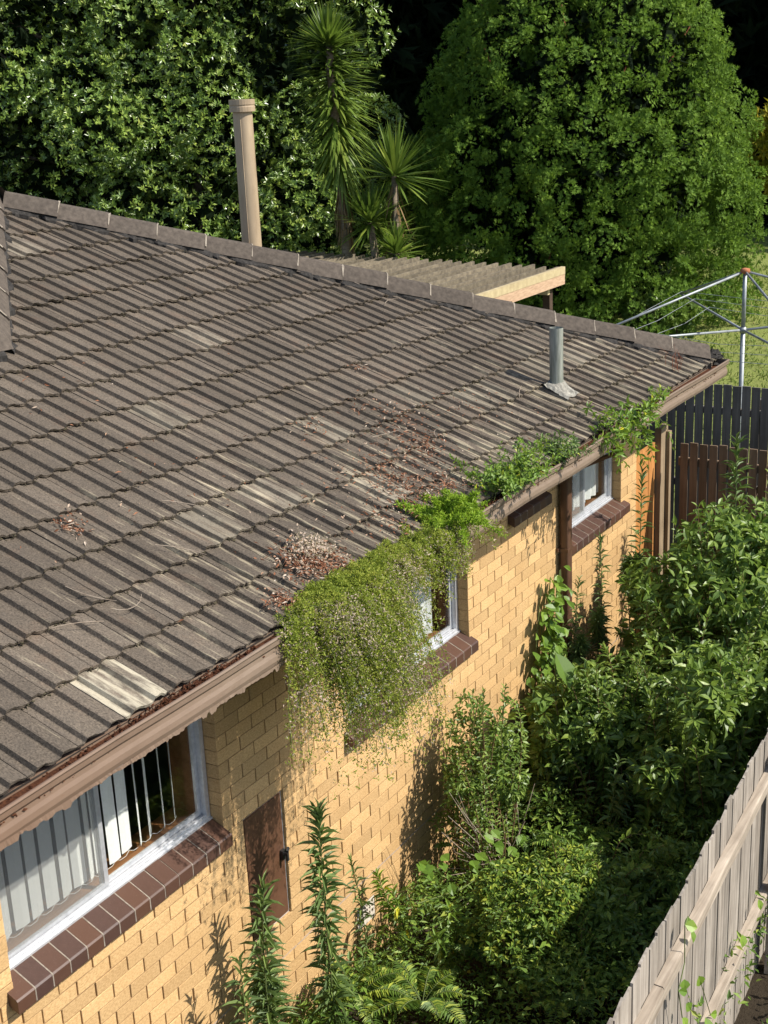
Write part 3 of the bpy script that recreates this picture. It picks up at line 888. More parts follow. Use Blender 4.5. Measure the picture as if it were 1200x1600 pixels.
def tile_mesh(seed, top=.40):
    rg = np.random.default_rng(seed)
    V = []; n = len(PROF)
    t = .017
    for i, (x, z) in enumerate(PROF):
        jag = rg.normal(0, .0022)
        V.append((x, jag, z + .026 + rg.normal(0, .0008)))
    for i, (x, z) in enumerate(PROF):
        V.append((x, top, z - .004))
    for i, (x, z) in enumerate(PROF):
        V.append((x, .002 + rg.normal(0, .002), z + .026 - t))
    F = []
    for i in range(n - 1):
        F.append((i, i + 1, n + i + 1, n + i))
        F.append((2 * n + i, 2 * n + i + 1, i + 1, i))
    for a in (0, n - 1):
        V.append((PROF[a][0], top, PROF[a][1] - .03)); k = len(V) - 1
        V.append((PROF[a][0], .004, PROF[a][1] - .004)); F.append((a, n + a, k, k + 1))
    me = bpy.data.meshes.new('roof_tile'); me.from_pydata(V, [], F); me.update()
    me.materials.append(MT['tile'])
    return me


TILES = [tile_mesh(s) for s in range(6)]
TB = Matrix(((0, UPS[0], ROOFN[0]), (1, UPS[1], ROOFN[1]), (0, UPS[2], ROOFN[2])))


def cut_mesh(me, mat4, planes):
    bm = bmesh.new(); bm.from_mesh(me)
    inv = mat4.inverted()
    for co, no in planes:           # keep the side the normal points away from
        c = inv @ Vector(co); nn = (inv.to_3x3() @ Vector(no))
        bmesh.ops.bisect_plane(bm, geom=bm.verts[:] + bm.edges[:] + bm.faces[:], plane_co=c, plane_no=nn, clear_outer=True)
    if not bm.verts: 
        bm.free(); return None
    m2 = bpy.data.meshes.new('roof_tile'); bm.to_mesh(m2); bm.free()
    if not m2.materials: m2.materials.append(MT['tile'])
    return m2


far_pl = ((0, HIPY, 0), (-0.70711, 0.70711, 0))                       # y - x > HIPY is outside
near_pl = ((ax, ay, 0), (-0.70711, -0.70711, 0))                      # x + y < ax + ay is outside
worn = {}
restV = []; restF = []; restn = 0
tiles_out = []
for k in range(0, 15):
    x = EX - GAUGE * CP * k
    z = EZ + GAUGE * SP * k
    c0 = TY0 + (0.15 if k % 2 else 0.0)
    for c in range(-14, 34):
        y = c0 + c * TW
        y2 = y + TW
        if y < Y_NEAR - .4: continue
        if y - x > HIPY + .02: continue
        xt = x - GAUGE * CP
        planes = []
        if y2 - xt > HIPY - .03: planes.append(far_pl)
        if x < nx_ + .45 and y + xt < ax + ay + .03:
            if y2 + x < ax + ay and x < nx_: continue
            if x < nx_ + .02 or y > ny_ - .6: planes.append(near_pl)
        if x < nx_ + .01 and y2 + x < ax + ay: continue
        if xt < nx_ - .02 and y2 < ny_ - .3 and x < nx_: continue
        tiles_out.append((k, c, x, y, z, planes))
cen = []
for (k, c, x, y, z, planes) in tiles_out:
    u, v, d = project((x - .15, y + .15, z + .06))
    cen.append((u, v, d))
vis = [i for i, (u, v, d) in enumerate(cen) if -60 < u < 1260 and 0 < v < 1400]
vis.sort(key=lambda i: cen[i][2])
single = set(vis[:300])
WORN = [(190, 1075), (150, 1110)]
PALE = [(500, 665), (545, 700), (460, 720), (430, 830), (395, 850), (20, 945), (330, 810), (700, 560), (800, 540), (850, 560), (950, 560), (1000, 590), (760, 620), (590, 760), (640, 600), (480, 790), (530, 830), (690, 690), (300, 900), (420, 760), (900, 520), (60, 1100), (560, 740), (450, 560), (250, 640)]
for i, (k, c, x, y, z, planes) in enumerate(tiles_out):
    me = TILES[int(RNG.integers(0, 6))]
    rot = TB.to_4x4()
    w = RNG.normal(0, .0035, 2)
    mw = Matrix.Translation(Vector((x, y + RNG.normal(0, .0008), z)) + Vector(ROOFN) * (-.030 + abs(w[0]) * .5)) @ rot @ Matrix.Rotation(w[1] * .6, 4, 'Z') @ Matrix.Rotation(RNG.normal(0, .004), 4, 'X')
    if planes:
        me = cut_mesh(me, mw, planes)
        if me is None or len(me.polygons) == 0: continue
    if i in single:
        o = bpy.data.objects.new('roof_tile', me); COL.objects.link(o)
        o.parent = roof
        o.matrix_local = mw
        u, v, d = cen[i]
        best = min(math.hypot(u - a, v - b) for a, b in WORN)
        o.color = (0.12, 1, 1, 1) if best < 25 else (float(RNG.uniform(.62, .88)), 1, 1, 1) if min(math.hypot(u - a, v - b) for a, b in PALE) < 16 else ((0.75, 1, 1, 1) if RNG.random() < .03 else (1, 1, 1, 1))
    else:
        n0 = len(restV)
        restV += [tuple(mw @ vv.co) for vv in me.vertices]
        for pl in me.polygons:
            f = [q + n0 for q in pl.vertices]
            for j in range(1, len(f) - 1): restF.append((f[0], f[j], f[j + 1]))


def inside(poly, x, y):
    r = False
    for (x0, y0), (x1, y1) in zip(poly, poly[1:] + poly[:1]):
        if (y0 > y) != (y1 > y) and x < (x1 - x0) * (y - y0) / (y1 - y0) + x0: r = not r
    return r


# the slopes that face away from the photograph, tiled the same way
for ups, nrm, top, poly, planes in (
    ((0, -CP, SP), (0, SP, CP), (ax, ay), [(EX, HIPY + EX), (-8.9, HIPY + EX), (-8.9, ay), (ax, ay)], [((0, HIPY, 0), (.70711, -.70711, 0))]),
    ((0, CP, SP), (0, -SP, CP), (ax, ay), [(ax, ay), (-8.9, ay), (-8.9, ny_ - VD), (nx_ - VD, ny_ - VD), (nx_, ny_)], [((ax, ay, 0), (.70711, .70711, 0))]),
    ((CP, 0, SP), (-SP, 0, CP), (nx_, ny_), [(nx_, ny_), (nx_ - VD, ny_ - VD), (nx_ - VD, Y_NEAR - .4), (nx_, Y_NEAR - .4)], [((nx_, 0, 0), (1, 0, 0))])):
    ups = np.array(ups); nrm = np.array(nrm); al = np.cross(ups, nrm)
    B4 = Matrix(((al[0], ups[0], nrm[0]), (al[1], ups[1], nrm[1]), (al[2], ups[2], nrm[2]))).to_4x4()
    p0 = np.array([top[0], top[1], Z(top[0])])
    for k in range(1, 16):
        for c in range(-34, 34):
            p = p0 - ups * GAUGE * k + al * (TW * (c + .5 * (k % 2)))
            ctr = p + ups * .17 + al * .15
            if not any(inside(poly, *(ctr + al * a + ups * b)[:2]) for a, b in ((0, 0), (.14, .15), (-.14, .15), (.14, -.15), (-.14, -.15))): continue
            mw = Matrix.Translation(Vector(p) + Vector(nrm) * -.030) @ B4
            me = TILES[(k * 7 + c) % 6]
            if not all(inside(poly, *(ctr + al * a + ups * b)[:2]) for a, b in ((.2, .25), (-.2, .25), (.2, -.2), (-.2, -.2))):
                me = cut_mesh(me, mw, planes)
                if me is None or not len(me.polygons): continue
            n0 = len(restV)
            restV += [tuple(mw @ vv.co) for vv in me.vertices]
            for pl in me.polygons:
                f = [q + n0 for q in pl.vertices]
                for j in range(1, len(f) - 1): restF.append((f[0], f[j], f[j + 1]))
if restV:
    o = link('roof_tiling', mesh_np('roof_tiling', np.array(restV), np.array(restF)), MT['tile']); o.parent = roof
    tag(o, kind='stuff')


# grime and moss packed along the butt of each course
def lumps(P, size, squash=.6, seed=0):
    rg = np.random.default_rng(seed)
    base = np.array([(1, 0, 0), (-1, 0, 0), (0, 1, 0), (0, -1, 0), (0, 0, 1), (0, 0, -1)], float)
    TF = np.array([(0, 2, 4), (2, 1, 4), (1, 3, 4), (3, 0, 4), (2, 0, 5), (1, 2, 5), (3, 1, 5), (0, 3, 5)])
    n = len(P)
    B = base[None] * (1 + rg.normal(0, .25, (n, 6, 1))) + rg.normal(0, .2, (n, 6, 3))
    B[:, :, 2] *= squash
    V = P[:, None] + B * np.broadcast_to(size, (n,))[:, None, None]
    return V.reshape(-1, 3), (TF[None] + (np.arange(n) * 6)[:, None, None]).reshape(-1, 3)


pts = []; sz = []
for k in range(1, 15):
    x = EX - GAUGE * CP * k; z = EZ + GAUGE * SP * k
    y0 = max(-1.4, (ax + ay - x) if x < nx_ else -1.4); y1 = HIPY + x
    n = int((y1 - y0) * 62)
    yy = RNG.uniform(y0, y1, n)
    dens = 0.45 + 0.55 * np.sin(yy * 3.1 + k * 2.2) * np.sin(yy * 1.3 + k)
    keep = RNG.random(n) < np.clip(.35 + dens * .5, .15, 1)
    yy = yy[keep]
    for y in yy:
        pts.append(np.array([x, y, z]) - UPS * RNG.uniform(.0, .013) + ROOFN * RNG.uniform(-.026, .012)); sz.append(RNG.uniform(.003, .0095))
V, F = lumps(np.array(pts), np.array(sz))
o = link('moss_crust', mesh_np('moss_crust', V, F), MT['moss']); o.parent = roof; tag(o, kind='stuff')


# hip caps
def cap_mesh(length=.43):
    P = [(-.135, -.035), (-.118, -.01), (-.052, .072), (-.03, .083), (.03, .083), (.052, .072), (.118, -.01), (.135, -.035)]
    V = []
    n = len(P)
    for s, (t, kx) in enumerate(((0, 1.05), (.02, 1.06), (length, .97))):
        for a, b in P: V.append((a * kx, t, b + (.006 if s < 2 else -.002)))
    for a, b in P: V.append((a * .9, 0.0, b - .022))
    F = [(r * n + i, r * n + i + 1, (r + 1) * n + i + 1, (r + 1) * n + i) for r in range(2) for i in range(n - 1)]
    F += [(3 * n + i, 3 * n + i + 1, i + 1, i) for i in range(n - 1)]
    me = bpy.data.meshes.new('hip_cap'); me.from_pydata(V, [], F); me.update(); me.materials.append(MT['cap'])
    return me


CAP = cap_mesh()


def cap_run(p, q, step=.403, lift=.030, bedw=.150):
    """caps laid from the low end p up to the high end q, each lapping the one below"""
    p = Vector(p); q = Vector(q)
    d = (q - p).normalized(); ln = (q - p).length
    r = d.cross(Vector((0, 0, 1))).normalized(); u = r.cross(d)
    B = Matrix(((r.x, d.x, u.x), (r.y, d.y, u.y), (r.z, d.z, u.z))).to_4x4()
    i = 0; t = 0
    while t < ln - .1:
        o = bpy.data.objects.new('hip_cap', CAP); COL.objects.link(o); o.parent = roof
        mc = Matrix.Translation(p + d * t + u * (lift + RNG.normal(0, .003))) @ B @ Matrix.Rotation(RNG.normal(0, .012), 4, 'Y') @ Matrix.Rotation(RNG.normal(0, .006), 4, 'Z') @ Matrix.Rotation(-.012, 4, 'X')
        o.matrix_local = mc
        if t > .05:
            # pale pointing squeezed out at the joint
            J = MB()
            Pp = [(-.118, -.006), (-.052, .074), (-.03, .085), (.03, .085), (.052, .074), (.118, -.006)]
            vv = []
            for yy, sx, dz in ((-.010, 1.02, .0055), (.001, 1.055, .0075)):
                for a, b in Pp: vv.append((a * sx + RNG.normal(0, .0015), yy + RNG.normal(0, .004), b + dz))
            J.add(vv, [(j, j + 1, 7 + j, 6 + j) for j in range(5)])
            jo = J.build('pointing', MT['pale_mortar'], None); jo.parent = roof; jo.matrix_local = mc
        t += step; i += 1
    # bedding mortar, ragged along its lower edge
    n = int(ln / .035)
    V = []; F = []
    for sgn in (-1, 1):
        n0 = len(V)
        for j in range(n + 1):
            c = p + d * (ln * j / n)
            a = c + r * sgn * .126 + u * -.002
            wob = .012 * math.sin(j * .7) + RNG.normal(0, .010)
            # edge follows the roof plane on that side
            b = c + r * sgn * (bedw + wob)
            b = b - Vector((0, 0, 1)) * ((bedw + wob) * TN * .7071 * 1.0) + u * .008
            V += [tuple(a), tuple(b), tuple(b - Vector((0, 0, .06)))]
        for j in range(n):
            k0 = n0 + j * 3
            F += [(k0, k0 + 1, k0 + 4, k0 + 3), (k0 + 1, k0 + 2, k0 + 5, k0 + 4)]
    bo = link('bedding', mesh_np('bedding', np.array(V), np.array(F)), MT['bed']); bo.parent = roof


lowfar = (EX - .10, HIPY + EX - .10, Z(EX - .10) + .0)
apex3 = (ax, ay, Z(ax) + .005)
cap_run(lowfar, (apex3[0] + .08, apex3[1] + .08, apex3[2] - .08 * TN))
near3 = (nx_, ny_, Z(nx_) + .005)
cap_run(near3, (apex3[0] + .08, apex3[1] - .08, apex3[2] - .08 * TN), bedw=.150)
cap_run((nx_, Y_NEAR - .4, near3[2]), near3, bedw=.150)
cap_run((-8.8, ay, apex3[2]), (apex3[0] - .05, ay, apex3[2]), bedw=.150)
# starter block and silver patch at the low end of the far hip
q = MB()
P, F = lumps(np.array([(EX - .13 + .25 * t, HIPY + EX - .13 + .25 * t, Z(EX - .13 + .25 * t) + .03 - .02 * t) for t in np.linspace(0, .55, 26)]) + RNG.normal(0, .02, (26, 3)), .055, .7, 3)
link('end_mortar', mesh_np('end_mortar', P, F), MT['bed']).parent = roof
c = onroof(985, 536)
P, F = lumps(np.array([c + np.array([t, t, -t * TN]) * .5 + UPS * RNG.normal(0, .02) + ROOFN * .022 for t in np.linspace(-.4, .22, 34)]), .019, .5, 5)
link('sealant_patch', mesh_np('sealant_patch', P, F), MT['silver']).parent = roof

# vent pipe with lead flashing
vp = link('vent_pipe', None, None, house)
vp['label'] = 'grey galvanised vent pipe with patched flashing'
bx, by = -.02, 6.25
bz = Z(bx)
P = MB(); k = 20
P.tube([(bx, by, bz - .05), (bx, by, bz + .2), (bx, by, bz + .505)], .056, k, cap=False)
P.tube([(bx, by, bz + .505), (bx, by, bz + .3)], .052, k, cap=False)
for i in range(k):
    pass
P.build('tube', MT['galv'], None, True).parent = vp
V = []; F = []
nu, nv = 12, 9
for j in range(nv):
    for i in range(nu):
        a = -.12 + .24 * i / (nu - 1); b = -.16 + .24 * j / (nv - 1)
        r = math.hypot(a, b)
        yy = a + RNG.normal(0, .006) * (j in (0, nv - 1)); 
        ph = ((by + yy - TY0) % .15)
        rib = .024 if .05 < ph < .10 else .004
        h = .012 + rib * .9 + .075 * math.exp(-(r / .075) ** 2) + RNG.normal(0, .0025)
        V.append(np.array([bx, by + yy, bz]) + UPS * (b + RNG.normal(0, .008) * (i in (0, nu - 1) or j in (0, nv - 1))) + ROOFN * h)
F = [(j * nu + i, j * nu + i + 1, (j + 1) * nu + i + 1, (j + 1) * nu + i) for j in range(nv - 1) for i in range(nu - 1)]
link('flashing', mesh_np('flashing', np.array(V), np.array(F)), MT['lead']).parent = vp

# flue behind the hip
fl = link('flue', None, None, house)
fl['label'] = 'tall beige painted metal flue with banded cap'
fx, fy = -3.54, 7.0
P = MB().tube([(fx, fy, 1.9), (fx, fy, 2.80)], .0945, 28, False).tube([(fx, fy, 2.785), (fx, fy, 3.30)], .0935, 28, False).tube([(fx, fy, 3.285), (fx, fy, 3.93)], .0925, 28, False)
P.build('pipe', MT['flue'], None, True).parent = fl
MB().box((fx + .030, fy - .0905, 2.0), (fx + .036, fy - .082, 3.9)).build('seam', MT['flue']).parent = fl
P = MB().tube([(fx, fy, 3.90), (fx, fy, 3.902), (fx, fy, 3.945), (fx, fy, 3.95), (fx, fy, 3.96), (fx, fy, 3.965), (fx, fy, 4.012)], [.10, .122, .122, .118, .118, .122, .122], 28)
P.build('cap', MT['flue'], None, False).parent = fl

# ------------------------------------------------------------------ gutter, fascia, soffit, downpipe
GX = 0.59
gprof = [(.470, 1.30), (.470, 1.292), (.552, 1.288), (.572, 1.300), (.580, 1.325), (.578, 1.352), (.571, 1.372), (.569, 1.392), (.577, 1.402), (.586, 1.412), (.588, 1.436), (.594, 1.446), (.590, 1.456), (.580, 1.455), (.578, 1.445), (.578, 1.41), (.566, 1.39), (.568, 1.36), (.570, 1.33), (.560, 1.305), (.476, 1.303), (.476, 1.43), (.470, 1.43)]
YC = HIPY + EX + (GX - EX)      # mitre corner y at x = GX


def sweep(prof, near_y):
    """extruded along y to a mitred corner, then along -x"""
    n = len(prof); V = []
    ys = list(np.arange(near_y, YC - .3, .35))
    wob = lambda y: .006 * math.sin(y * 1.9) + .004 * math.sin(y * 4.3 + 1)
    for y in ys:
        for x, z in prof: V.append((x + .003 * math.sin(y * 2.7), y, z + wob(y)))
    for x, z in prof: V.append((x, YC + (x - GX), z + wob(YC)))
    for xx in (-3, -6.0, -8.9):
        for x, z in prof: V.append((xx, YC + (x - GX), z))
    m = len(V) // n
    F = [(r * n + i, (r + 1) * n + i, (r + 1) * n + (i + 1) % n, r * n + (i + 1) % n) for r in range(m - 1) for i in range(n)]
    F.append(tuple(range(n)))
    return V, F


gut = MB().add(*sweep(gprof, Y_NEAR - .4)).build('gutter', MT['gutter'], house)
# ragged flap of peeling paint along the lower edge
V = []; F = []; yy = np.arange(-1.2, 2.6, .012)
lo = np.zeros(len(yy)); cur = 0
i = 0
while i < len(yy):
    wseg = int(RNG.integers(1, 9)); cur = RNG.choice([.002, .004, .007, .011, .018, .026], p=[.2, .25, .2, .17, .12, .06])
    lo[i:i + wseg] = cur + RNG.normal(0, .0018, len(lo[i:i + wseg])); i += wseg
lo = np.abs(lo) * (.45 + .75 * (.5 + .5 * np.sin(yy * 1.7 + .5)))
lo[yy > 1.6] *= .6
for i, y in enumerate(yy):
    zb = 1.2935
    V += [(.5745, y, zb + .012), (.5755 + RNG.normal(0, .0012), y, zb - lo[i]), (.574, y, zb - lo[i])]
F = [(3 * i, 3 * i + 1, 3 * i + 4, 3 * i + 3) for i in range(len(yy) - 1)] + [(3 * i + 1, 3 * i + 2, 3 * i + 5, 3 * i + 4) for i in range(len(yy) - 1)]
link('peeling_paint', mesh_np('peeling_paint', np.array(V), np.array(F)), MT['gutter'], None).parent = gut
# debris lying in the gutter
n = 5200
P = np.stack([RNG.uniform(.485, .572, n), RNG.uniform(-1.6, 8.6, n), np.zeros(n)], 1)
P[:, 2] = 1.405 + .022 * np.sin(P[:, 1] * 2.1) + RNG.normal(0, .009, n)
V, F = lumps(P, RNG.uniform(.003, .011, n), .6, 8)
o = link('gutter_debris', mesh_np('gutter_debris', V, F), MT['rustdebris']); o.parent = gut; tag(o, kind='stuff')
MB().box((.478, Y_NEAR - .4, 1.33), (.566, YC - .13, 1.408)).build('gutter_silt', MT['rustdebris']).parent = gut
fa = MB().box((.445, Y_NEAR - .4, 1.272), (.4695, YC - .1195, 1.44)).box((-8.9, YC - .1445, 1.272), (.4449, YC - .12, 1.44))
fa.build('fascia', MT['soffit'], house)
so = MB().box((-.0, Y_NEAR - .4, 1.2605), (.4449, YC - .145, 1.2715)).box((-8.9, Y_FAR, 1.2603), (-.0005, YC - .145, 1.2713))
so.build('soffit', MT['soffit'], house)

dp = link('downpipe', None, None, house)
dp['label'] = 'brown rectangular downpipe on the wall'
P = MB()


def rrect(x, y, z, w, d, r=.016):
    out = []
    for cx, cy, a0 in ((w / 2 - r, d / 2 - r, 0), (-w / 2 + r, d / 2 - r, 90), (-w / 2 + r, -d / 2 + r, 180), (w / 2 - r, -d / 2 + r, 270)):
        for t in (0, 45, 90):
            a = math.radians(a0 + t); out.append((x + cx + r * math.cos(a), y + cy + r * math.sin(a), z))
    return out


rings = [rrect(.515, 6.25, 1.29, .075, .10), rrect(.51, 6.25, 1.20, .075, .10), rrect(.07, 6.25, .98, .085, .10), rrect(.062, 6.25, .90, .075, .10), rrect(.062, 6.25, -1.7, .075, .10)]
V = [q for r in rings for q in r]
F = [(r * 12 + i, r * 12 + (i + 1) % 12, (r + 1) * 12 + (i + 1) % 12, (r + 1) * 12 + i) for r in range(4) for i in range(12)]
P.add(V, F).build('pipe', MT['pipe'], None, True).parent = dp
for zz in (.3, -.6):
    MB().box((.001, 6.17, zz), (.0235, 6.33, zz + .03)).box((.1, 6.19, zz), (.103, 6.31, zz + .03)).box((.0236, 6.194, zz), (.0999, 6.199, zz + .03)).box((.0236, 6.301, zz), (.0999, 6.306, zz + .03)).build('strap', MT['pipe']).parent = dp

# litter on the roof: dead leaves in drifts, and long dry needles
spots = [(108, 822, .05, 60), (120, 835, .04, 30), (470, 880, .11, 420), (520, 890, .10, 420), (440, 945, .06, 160), (560, 578, .05, 26), (575, 640, .12, 50), (620, 655, .16, 90), (650, 700, .18, 300), (600, 740, .2, 220), (640, 770, .16, 300), (690, 760, .12, 160), (700, 640, .2, 60), (490, 672, .10, 40), (610, 820, .12, 90), (760, 640, .25, 50), (560, 800, .3, 60), (350, 780, .6, 40), (200, 700, .9, 40)]
P = []
for u, v, s, n in spots:
    c = onroof(u, v)
    a = RNG.normal(0, s, (n, 2))
    P.append(c + a[:, :1] * np.array([[0, 1, 0]]) + a[:, 1:] * .8 * UPS + ROOFN * RNG.uniform(.012, .04, (n, 1)))
P = np.concatenate(P)
P = P[(P[:, 0] < EX + .03) & (P[:, 1] - P[:, 0] < HIPY - .2)]
n = len(P)
d = RNG.normal(size=(n, 3)); d -= (d @ ROOFN)[:, None] * ROOFN * .85
me = leaf_mesh('leaf_litter', T_SIMPLE, P, d, ROOFN + RNG.normal(0, .5, (n, 3)), RNG.uniform(.012, .045, n), RNG.uniform(.005, .014, n))
o = link('leaf_litter', me, LM['litter']); tag(o, 'drifts of dead brown leaves and bark lying on the roof tiles', 'leaf litter', kind='stuff')
tw = MB()
for u, v in [(455, 870), (580, 690), (620, 640), (680, 690), (730, 700), (560, 450), (600, 480), (810, 630), (160, 980), (170, 960), (310, 640), (250, 790), (660, 560), (100, 925), (520, 560), (240, 860), (690, 520)]:
    c = onroof(u, v) + ROOFN * .036
    a = RNG.uniform(0, 6.28); ln = RNG.uniform(.12, .3); cv = RNG.normal(0, .5)
    pts = []
    for t in np.linspace(0, 1, 6):
        ang = a + cv * t
        pts.append(c + (math.cos(ang) * np.array([0, 1, 0]) + math.sin(ang) * UPS) * ln * t)
    tw.tube(pts, [.0022, .0022, .002, .002, .0016, .001], 4)
o = tw.build('dry_twigs', MT['twig']); tag(o, 'thin dry twigs and needles scattered over the roof', 'twigs', kind='stuff')
# ------------------------------------------------------------------ side fence (neighbour's side shows its rails)
FA = np.array([2.603, 0.0]); FDIR = unit(np.array([-.0542, 1.0])); FN = np.array([FDIR[1], -FDIR[0]])   # FN points to +x


def fpt(s, off, z):
    q = FA + FDIR * s + FN * off
    return (q[0], q[1], z)


fence = thing('paling_fence', 'silvery weathered timber paling fence running beside the overgrown garden', 'fence', (2.5, 2.5, GARDEN_Z))
PW = 0.150; STEP = 0.1325
i = 0; s = -1.6
while s < 8.6:
    z1 = .10 + RNG.normal(0, .012); front = i % 2
    off = -.004 if front else -.008
    lean = RNG.normal(0, .004)
    q = MB()
    w = STEP - .0045 + RNG.normal(0, .0015)
    a, b = s - w / 2, s + w / 2
    o0, o1 = off - .0135, off
    z0 = GARDEN_Z - .08
    dz = RNG.normal(0, .006)
    V = [fpt(a, o0, z0), fpt(b, o0, z0), fpt(b, o1, z0), fpt(a, o1, z0), fpt(a + lean, o0, z1 + dz), fpt(b + lean, o0, z1 - dz), fpt(b + lean, o1, z1 - dz), fpt(a + lean, o1, z1 + dz)]
    q.add(V, [(0, 3, 2, 1), (4, 5, 6, 7), (0, 1, 5, 4), (1, 2, 6, 5), (2, 3, 7, 6), (3, 0, 4, 7)])
    q.build('paling', MT['fence'], fence)
    s += STEP; i += 1
for zt, hh in ((-.140, .085), (-1.02, .085)):
    for a, b in ((-1.7, 1.72), (1.725, 4.18), (4.185, 8.7)):
        q = MB()
        nseg = 8
        V = []
        for j in range(nseg + 1):
            t = a + (b - a) * j / nseg
            dz = RNG.normal(0, .003); dx = RNG.normal(0, .0015)
            V += [fpt(t, -.0035, zt - hh + dz), fpt(t, .046 + dx, zt - hh + dz), fpt(t, .049 + dx, zt - .012 + dz), fpt(t, .042 + dx, zt + dz), fpt(t, -.0035, zt + .004 + dz)]
        F = [(r * 5 + k, (r + 1) * 5 + k, (r + 1) * 5 + (k + 1) % 5, r * 5 + (k + 1) % 5) for r in range(nseg) for k in range(5)]
        F += [tuple(range(4, -1, -1)), tuple(nseg * 5 + k for k in range(5))]
        q.add(V, F).build('rail', MT['rail'], fence)
for s in (-.7, 4.12, 6.5):
    MB().add([fpt(s + a, b, z) for z in (GARDEN_Z - .1, -.02) for a, b in ((-.05, .05), (.05, .05), (.05, .12), (-.05, .12))],
             [(0, 3, 2, 1), (4, 5, 6, 7), (0, 1, 5, 4), (1, 2, 6, 5), (2, 3, 7, 6), (3, 0, 4, 7)]).build('post', MT['rail'], fence)

# ------------------------------------------------------------------ far fence, gate and boards at the end of the side passage
bf = thing('back_fence', 'tall dark old paling fence in shade in front of the lawn', 'fence', (1.0, 10.0, GARDEN_Z))
x = -3.4
while x < 3.3:
    z1 = .935 + RNG.normal(0, .006)
    q = MB().box((x + .004, 9.985 + RNG.normal(0, .001), -1.5), (x + .092, 10.0, z1))
    q.build('paling', MT['darkpal'], bf)
    x += .1
for zz in (.62, -.2, -1.0):
    MB().box((-3.4, 10.001, zz), (3.3, 10.05, zz + .075)).build('rail', MT['darkpal'], bf)
for xx in (-1.9, .55, 3.0):
    MB().box((xx, 10.051, -1.6), (xx + .1, 10.15, .8)).build('post', MT['darkpal'], bf)

gt = thing('side_gate', 'low brown stained gate of spaced palings across the side passage', 'gate', (.6, 8.6, GARDEN_Z))
x = .235; i = 0
for i in range(9):
    z1 = .672 + RNG.normal(0, .006)
    MB().box((x, 8.585 + RNG.normal(0, .001), GARDEN_Z + .05), (x + .074, 8.603, z1)).build('paling', MT['brownpal'], gt)
    x += .0955
for zz in (.44, -.45, -1.3):
    MB().box((.21, 8.6035, zz), (1.10, 8.64, zz + .08)).build('rail', MT['brownpal'], gt)
MB().bar((.23, 8.66, -1.2), (1.06, 8.66, .42), .035, .08, up=(0, 1, 0)).build('brace', MT['brownpal'], gt)
tag(MB().box((1.105, 8.50, GARDEN_Z - .1), (1.30, 8.60, .77)).build('gate_post', MT['tanpost']), 'short tan timber post right of the brown gate', 'post')
tag(MB().box((-.02, 8.57, GARDEN_Z - .1), (.045, 8.76, .80)).box((.0452, 8.70, GARDEN_Z - .1), (.085, 8.758, .74)).build('latch_post', MT['tanpost']), 'tan timber post between the orange boards and the brown gate', 'post')
bs = thing('timber_screen', 'orange stained upright boards closing the gap at the house corner', 'screen', (-.05, 8.26, GARDEN_Z))
for a, b in ((8.04, 8.21), (8.214, 8.385), (8.389, 8.56)):
    MB().box((-.035, a, GARDEN_Z - .05), (-.012 + RNG.normal(0, .001), b, .66)).build('board', MT['orange'], bs)
MB().box((-.07, 8.04, .3), (-.0355, 8.56, .38)).build('rail', MT['orange'], bs)

# ------------------------------------------------------------------ pergola behind the house
pg = thing('pergola', 'flat pergola with close cream painted rafters behind the roof', 'pergola', (-6.0, 12.0, float(ground_z(-6, 12))))
PZ = 1.60
x = -9.8
while x < -3.22:
    MB().box((x, 9.0, PZ - .10), (x + .036, 13.5 + (-3.2 - x) * .17 + RNG.normal(0, .03), PZ + RNG.normal(0, .004))).build('rafter', MT['grey_timber'], pg)
    x += .205
MB().box((-3.16, 9.0, PZ - .085), (-3.10, 13.45, PZ + .012)).build('edge_beam', MT['cream_timber'], pg)
MB().box((-3.155, 9.0, PZ - .225), (-3.105, 13.45, PZ - .086)).build('lower_beam', MT['pink_timber'], pg)
MB().box((-9.9, 13.05, PZ - .32), (-3.18, 13.12, PZ - .131)).build('cross_beam', MT['cream_timber'], pg)
for xx in (-3.24, -6.7, -9.8):
    MB().bar((xx, 13.18, float(ground_z(xx, 13.2)) - .05), (xx, 13.18, PZ - .14), .10, .10, up=(0, 1, 0)).build('post', MT['soffit'], pg)

# ------------------------------------------------------------------ rotary clothesline
cl = thing('clothesline', 'galvanised rotary clothesline standing on the lawn behind the dark fence', 'clothesline', (-.5, 13.0, float(ground_z(-.5, 13))))
HX, HY = -.5, 13.0
JZ, HZ = .96, 1.68
MB().tube([(HX, HY, -1.5), (HX, HY, JZ)], .030, 12).tube([(HX, HY, JZ), (HX, HY, HZ)], .026, 12).build('mast', MT['steel'], cl, True)
MB().tube([(HX, HY, HZ - .02), (HX, HY, HZ), (HX, HY, HZ + .04), (HX, HY, HZ + .05)], [.03, .062, .058, .02], 12).build('hub', MT['rustcap'], cl, True)
MB().tube([(HX, HY, JZ - .035), (HX, HY, JZ + .035)], .040, 12).build('collar', MT['steel'], cl, True)
ang0 = math.atan2(15.55 - 13, -2.25 + .5)
LA = 3.0
ends = []
for k in range(4):
    a = ang0 + k * math.pi / 2 + (0.02 if k % 2 else 0)
    ln = LA if k % 2 == 0 else LA
    e = np.array([HX + ln * math.cos(a), HY + ln * math.sin(a), JZ + .10])
    if k == 1: e = np.array([HX - .42 * LA, HY - .88 * LA * .55, JZ + .0])
    ends.append(e)
dA = np.array([-1.21, -1.29, 0]); dB = np.array([-1.79, 2.6, 0])
dA = unit(dA) * 2.35; dB = unit(dB) * 2.9
ends = [np.array([HX, HY, JZ + .03]) + q for q in (dA, dB, -dA, -dB)]
for e in ends:
    MB().tube([(HX, HY, JZ), e], .016, 8).build('arm', MT['steel'], cl, True)
    MB().tube([(HX, HY, HZ + .01), e], .015, 8).build('stay', MT['steel'], cl, True)
